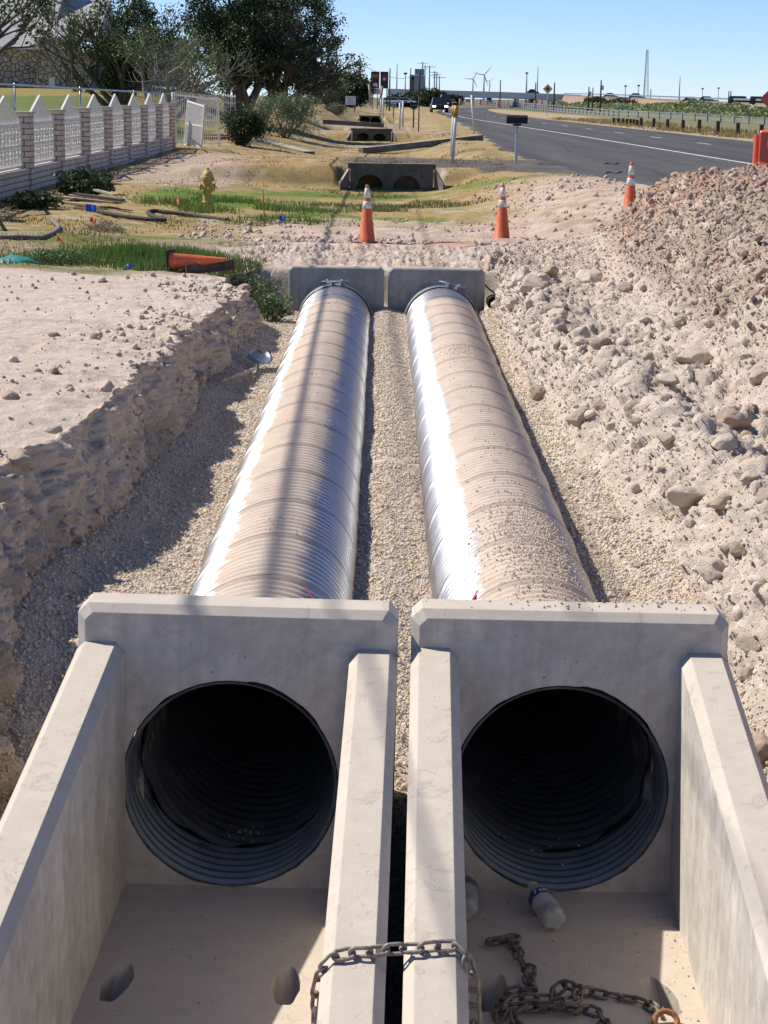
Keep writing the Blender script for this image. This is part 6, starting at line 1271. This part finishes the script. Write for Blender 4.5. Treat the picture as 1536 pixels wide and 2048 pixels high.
for i, q in enumerate(Pk):
    out_ = Vector((-.25, -1, 0)).normalized(); zg = -1.2; drop = q.z-zg
    for k, (s, zf) in enumerate(((-26, -.02), (-9.2, 1.), (0, 1.), (2., .86), (7, .50), (12, .2), (18, -.05))): vs.append((q.x+out_.x*s, q.y+out_.y*s, zg+drop*zf)); c_ = [lin(.2, .2, .1), lin(.12, .115, .11), lin(.12, .115, .11), lin(.30, .21, .15), lin(.30, .22, .16), lin(.17, .17, .08), lin(.15, .17, .07)][k]; vc.append(c_)
for i in range(len(Pk)-1):
    for k in range(6): a = i*7+k; fs.append((a, a+1, a+8, a+7))
o = link('embankment', npmesh('embankment', np.array(vs), np.array(fs)[:, ::-1], np.array(vc)), M_ground, smooth=True); tag(o, 'low earth embankment carrying the highway ramp up to the overpass', 'embankment', kind='structure')
mb = MB()
for i in range(len(Pk)-1): mb.bar(Pk[i]+Vector((0, 0, .55)), Pk[i+1]+Vector((0, 0, .55)), .12, .35)
for q in Pk[::2]: mb.box((q.x, q.y+.1, q.z+.25), (.12, .12, .6))
tag(mb.build('guard_rail', M_steel), 'dark guard rail along the top of the embankment', 'guard rail')
q = at(1135, 200, 770); mb = MB(); z0 = -1.; a, b = at(1116, 212, 770), at(1160, 190, 770); mb.add([(a.x, 766, z0), (b.x+2, 766, z0), (b.x+2, 766, b.z-.6), (b.x-4.5, 766, b.z-.6), (a.x, 776, z0), (b.x+2, 776, z0), (b.x+2, 776, b.z-.6), (b.x-4.5, 776, b.z-.6)], [(0, 1, 2, 3), (4, 7, 6, 5), (0, 3, 7, 4), (3, 2, 6, 7), (1, 5, 6, 2)]); tag(mb.build('abutment_wall', simple('pale_slope_paving', (.42, .37, .30), .85, 0, .2, .3)), 'pale sloping abutment at the right end of the overpass', 'abutment')
# shrubs on the flat below the embankment
n_ = 60000; t = RNG.random(n_); Pn = np.array([q[:] for q in Pk]); ii = np.clip((t*(len(Pn)-1)).astype(int), 0, len(Pn)-2); ff = t*(len(Pn)-1)-ii; q = Pn[ii]*(1-ff)[:, None]+Pn[ii+1]*ff[:, None]; off = RNG.uniform(12, 60, n_)*np.interp(q[:, 1], [300, 440, 790], [1.1, 1.3, .7]); x = q[:, 0]-.25*off*.97; y = q[:, 1]-off*.97
dens = fbm(np.stack([x*.12, y*.05, 0*x], 1), 3, 5); hh = 1.7*(1+.9*dens)*np.interp(off, [10, 18, 50, 65], [.35, .9, 1.1, .4]); k = RNG.random(n_) < ss(dens, -.5, .05); x, y, hh, off = x[k], y[k], hh[k], off[k]; n_ = len(x)
zg_ = hb(x, y)-.15; pos = np.stack([x, y, zg_+hh*RNG.random(n_)**.7], 1); V, Fq = leaves(pos, RNG.uniform(.25, .55, n_), .3, .6); col_ = leafcol(n_, (.13, .17, .06), (.30, .34, .15))
o = link('shrubbery', npmesh('shrubbery', V, Fq, np.repeat(col_, 4, 0)), M_leaf); tag(o, 'belt of green shrubs and saplings below the embankment', 'shrubs', None, 'stuff')
for (u, D_, w_, h_, lab, sd_) in ((858, 560, 9, 5.2, 'dark tree below the grey tower block', 61), (873, 600, 6, 4.6, 'small dark tree at the left end of the overpass', 62), (818, 520, 8, 3.6, 'olive tree before the left side of the tower block', 63), (905, 700, 8, 4.2, 'dark tree seen under the overpass right of the truck', 64), (1188, 560, 7, 3.4, 'dark bush on the embankment slope by the power pole', 65), (1240, 520, 11, 3.2, 'long brownish thicket on the embankment slope', 66), (800, 450, 7, 2.8, 'low olive tree behind the white cars', 67)):
    bush('distant_tree', u, D_, w_, h_, 1500, .5, DG if sd_ != 66 else (.07, .06, .04), (.06, .08, .03) if sd_ != 66 else (.12, .11, .06), lab, sd_)
# fences on the far side of the road
fa = [(1560, 264, 185), (1536, 261.5, 190), (1380, 249, 218), (1227, 239, 255), (1130, 228, 320), (1040, 217, 420), (960, 209, 560)]
Pf = [at(u, v, d) for u, v, d in fa]; e = empty('pipe_rail_fence', Pf[0], 'long grey pipe rail fence beyond the highway', 'fence'); Ps = resample(Pf, 5.2)[:100]; pm = MB().box((0, 0, .6), (.14, .14, 1.3)).mesh('post'); pm.materials.append(M_steel)
for q in Ps: o = bpy.data.objects.new('post', pm); COL.objects.link(o); o.parent = e; o.location = q-Pf[0]
mb = MB()
for z in (.35, .78, 1.2):
    for i in range(len(Pf)-1): mb.bar(Pf[i]-Pf[0]+Vector((0, 0, z)), Pf[i+1]-Pf[0]+Vector((0, 0, z)), .09)
mb.build('rails', M_galv, e)
M_bol = simple('dark_bollard_wood', (.05, .042, .035), .9, 0, .3, 5)
bp0 = None
for i, (u, vt, vb) in enumerate(((1227, 236, 248), (1236.5, 237, 248), (1246, 238, 249), (1253.5, 238, 250), (1260.5, 238.5, 250.5), (1267, 239, 251), (1274, 240, 252.5), (1282, 236, 253.5), (1307, 237, 255), (1334.5, 239, 258), (1365.5, 241, 261.5), (1398, 240, 264), (1435, 243, 268), (1475, 246, 270.5), (1522, 250, 276))):
    p = onground(u, vb, .2); p = at(u, vb, min(p.y, 190)); h = max(.45, (vb-vt)*p.y/F)
    lab = 'dark timber bollard in the row between highway and rail fence'
    if bp0 is None: bp0 = MB().box((0, 0, .45), (.2, .2, 1.)).build('bollard', M_bol, bevel=.02); o = bp0
    else: o = bp0.copy(); COL.objects.link(o)
    o.location = p; o.scale = (1, 1, h/.95); tag(o, lab, 'bollard', 'timber bollards along the far verge')
# ------------------------------------------------------------------ vehicles
def vehicle(p, rz, L_, W_, H_, paint, kind, lab, lights=False, cat='car', group='vehicles on and beside the highway'):
    """front faces local -y"""
    e = empty('parked_car' if not lights else 'pickup_truck', p, lab, cat, group, (0, 0, rz)); gc = .22*H_/1.6; bt = H_*.56; wd = W_
    prof = {'car': [(-L_/2, gc+.1), (-L_/2, bt*.72), (-L_*.46, bt*.85), (-L_*.22, bt*.97), (L_*.40, bt), (L_/2, bt*.9), (L_/2, gc+.1)], 'truck': [(-L_/2, gc+.1), (-L_/2, bt*.86), (-L_*.47, bt*.95), (-L_*.2, bt), (L_/2, bt), (L_/2, gc+.1)]}[kind if kind != 'van' else 'truck']
    MB().prism([(-wd/2, y, z) for y, z in prof], (0, 0, 0), (wd, 0, 0)).build('body', paint, e, bevel=.05)
    c0, c1, t0, t1 = {'car': (-L_*.24, L_*.42, -L_*.08, L_*.26), 'truck': (-L_*.22, L_*.12, -L_*.10, L_*.08), 'van': (-L_*.34, L_*.49, -L_*.22, L_*.47)}[kind]; w1, w2 = wd*.47, wd*.38
    MB().add([(-w1, c0, bt-.02), (w1, c0, bt-.02), (w1, c1, bt-.02), (-w1, c1, bt-.02), (-w2, t0, H_), (w2, t0, H_), (w2, t1, H_), (-w2, t1, H_)], [(0, 1, 5, 4), (1, 2, 6, 5), (2, 3, 7, 6), (3, 0, 4, 7), (4, 5, 6, 7), (3, 2, 1, 0)]).build('cabin', M_glass, e)
    MB().box((0, (t0+t1)/2, H_+.01), (w2*2, t1-t0, .06)).build('roof', paint, e, bevel=.02)
    for sx_ in (-1, 1):
        for y in (-L_*.31, L_*.30):
            r = H_*.21; wh_ = MB().lathe([(r*.6, -.1), (r, -.1), (r, .1), (r*.6, .1)], 16, (sx_*(wd/2-.08), y, r), M=Matrix.Rotation(PI/2, 3, 'Y')).build('wheel', M_black, e); MB().lathe([(r*.6, -.09), (r*.6, .09), (0, .09)], 12, (sx_*(wd/2-.08), y, r), M=Matrix.Rotation(PI/2*sx_, 3, 'Y')).build('rim', M_galv, wh_)
        MB().box((sx_*wd*.36, -L_/2-.01, bt*.74), (wd*.19, .05, .17)).build('headlight', M_lamp if lights else M_glass, e)
    MB().box((0, -L_/2-.012, bt*.64), (wd*.5, .05, .25)).build('grille', M_black, e); MB().box((0, -L_/2-.04, gc+.22), (wd*.98, .14, .2)).build('bumper', M_black, e, bevel=.02)
    return e
M_lamp = simple('lit_headlamp', (1, .93, .78), .3, emit=5.)
paint = lambda n_, c: simple(n_, c, .25, .2, .05, 2, .0)
P_mar, P_wht, P_blk, P_blu = paint('maroon_paint', (.055, .02, .02)), paint('white_car_paint', (.6, .6, .6)), paint('black_car_paint', (.015, .015, .018)), paint('blue_car_paint', (.05, .10, .2))
def onroad(u, v, z): p = onz(u, v, z); return p
p = onz(878, 225, .53); vehicle((p.x, p.y, .53), .02, 5.4, 2.0, 1.78, P_mar, 'truck', 'dark maroon pickup coming up the highway with its headlights on', True, 'pickup')
def far_vehicle(u, vb, vt, D_, rz, paint_, kind, lab, L_=4.6):
    p = at(u, vb, D_); H_ = (vb-vt)*D_/F; vehicle(p, rz, L_*max(1, H_/1.7), 1.85*max(1, H_/1.8), H_, paint_, kind, lab)
far_vehicle(891, 209, 190, 320, .0, P_blk, 'van', 'black van right behind the maroon pickup'); far_vehicle(903, 210, 199.5, 420, .1, P_wht, 'car', 'white car behind the black van'); far_vehicle(789, 207.5, 195.5, 400, 1.2, P_wht, 'car', 'white car left of its neighbour beyond the white sticks'); far_vehicle(812, 207.5, 196.5, 410, 1.3, P_wht, 'car', 'white car right of its neighbour beyond the white sticks')
far_vehicle(977, 207, 196, 600, .1, P_blk, 'van', 'black box truck under the overpass left of the piers'); far_vehicle(1031, 217, 205, 430, .1, P_blk, 'car', 'dark car nearest the overpass work zone'); far_vehicle(1063, 208, 198, 600, .1, P_blk, 'van', 'black van under the right half of the overpass'); far_vehicle(1107, 212, 205, 600, 1.4, P_wht, 'car', 'white car at the foot of the abutment'); far_vehicle(935, 205, 199, 640, .1, P_wht, 'car', 'pale car under the overpass beside the leaning marker post')
def ridge(u):
    us = [c[0] for c in cr]; return at(u, float(np.interp(u, us, [c[1] for c in cr])), float(np.interp(u, us, [c[2] for c in cr])))
for (u, k, pt, lab, H_) in ((1220, 'car', P_blk, 'dark car at the top left of the embankment ramp', 1.6), (1272, 'car', P_blu, 'blue grey car on the embankment near the lattice tower', 1.7), (1383, 'car', P_blk, 'dark low car on the embankment right of the thin mast', 1.3), (1415, 'car', P_blu, 'bluish car on the embankment by the slim lamps', 1.5), (1480, 'van', P_blk, 'long dark pickup on the embankment near the two short poles', 1.7), (1524, 'van', P_blk, 'dark pickup on the embankment beside the orange diamond sign', 1.7)):
    q = ridge(u); vehicle(q+Vector((.8, 4.2, -.55)), 1.15, 4.4, 1.8, H_, pt, k, lab)
q = at(1066, 185, 800); vehicle(q+Vector((0, 0, -.6)), PI/2, 5, 1.9, 1.9, P_blk, 'car', 'dark car driving over the overpass')
# traffic drums of the work zone
d0 = None
for (u, v, D_) in [(905+k*9+3*math.sin(k*5.3), 209+1.6*math.sin(k*2.1)+k*.12, 470+40*math.sin(k*1.7)) for k in range(0, 24, 2)]:
    p = at(u, v, D_)
    if d0 is None:
        e = empty('traffic_drum', p, 'orange traffic drum in the line along the work zone under the overpass', 'traffic drum', 'traffic drums under the overpass'); d0 = e; MB().lathe([(.38, 0), (.36, .12), (.30, .14), (.27, 1.25), (0, 1.25)], 12).build('drum_body', M_orange2, e, True, ang=40)
        for z in (.5, .9): MB().lathe([(.300, z), (.296, z+.16)], 12, cap=False).build('reflective_band', M_reflect, e)
    else: c = copy_tree(d0); c.location = p
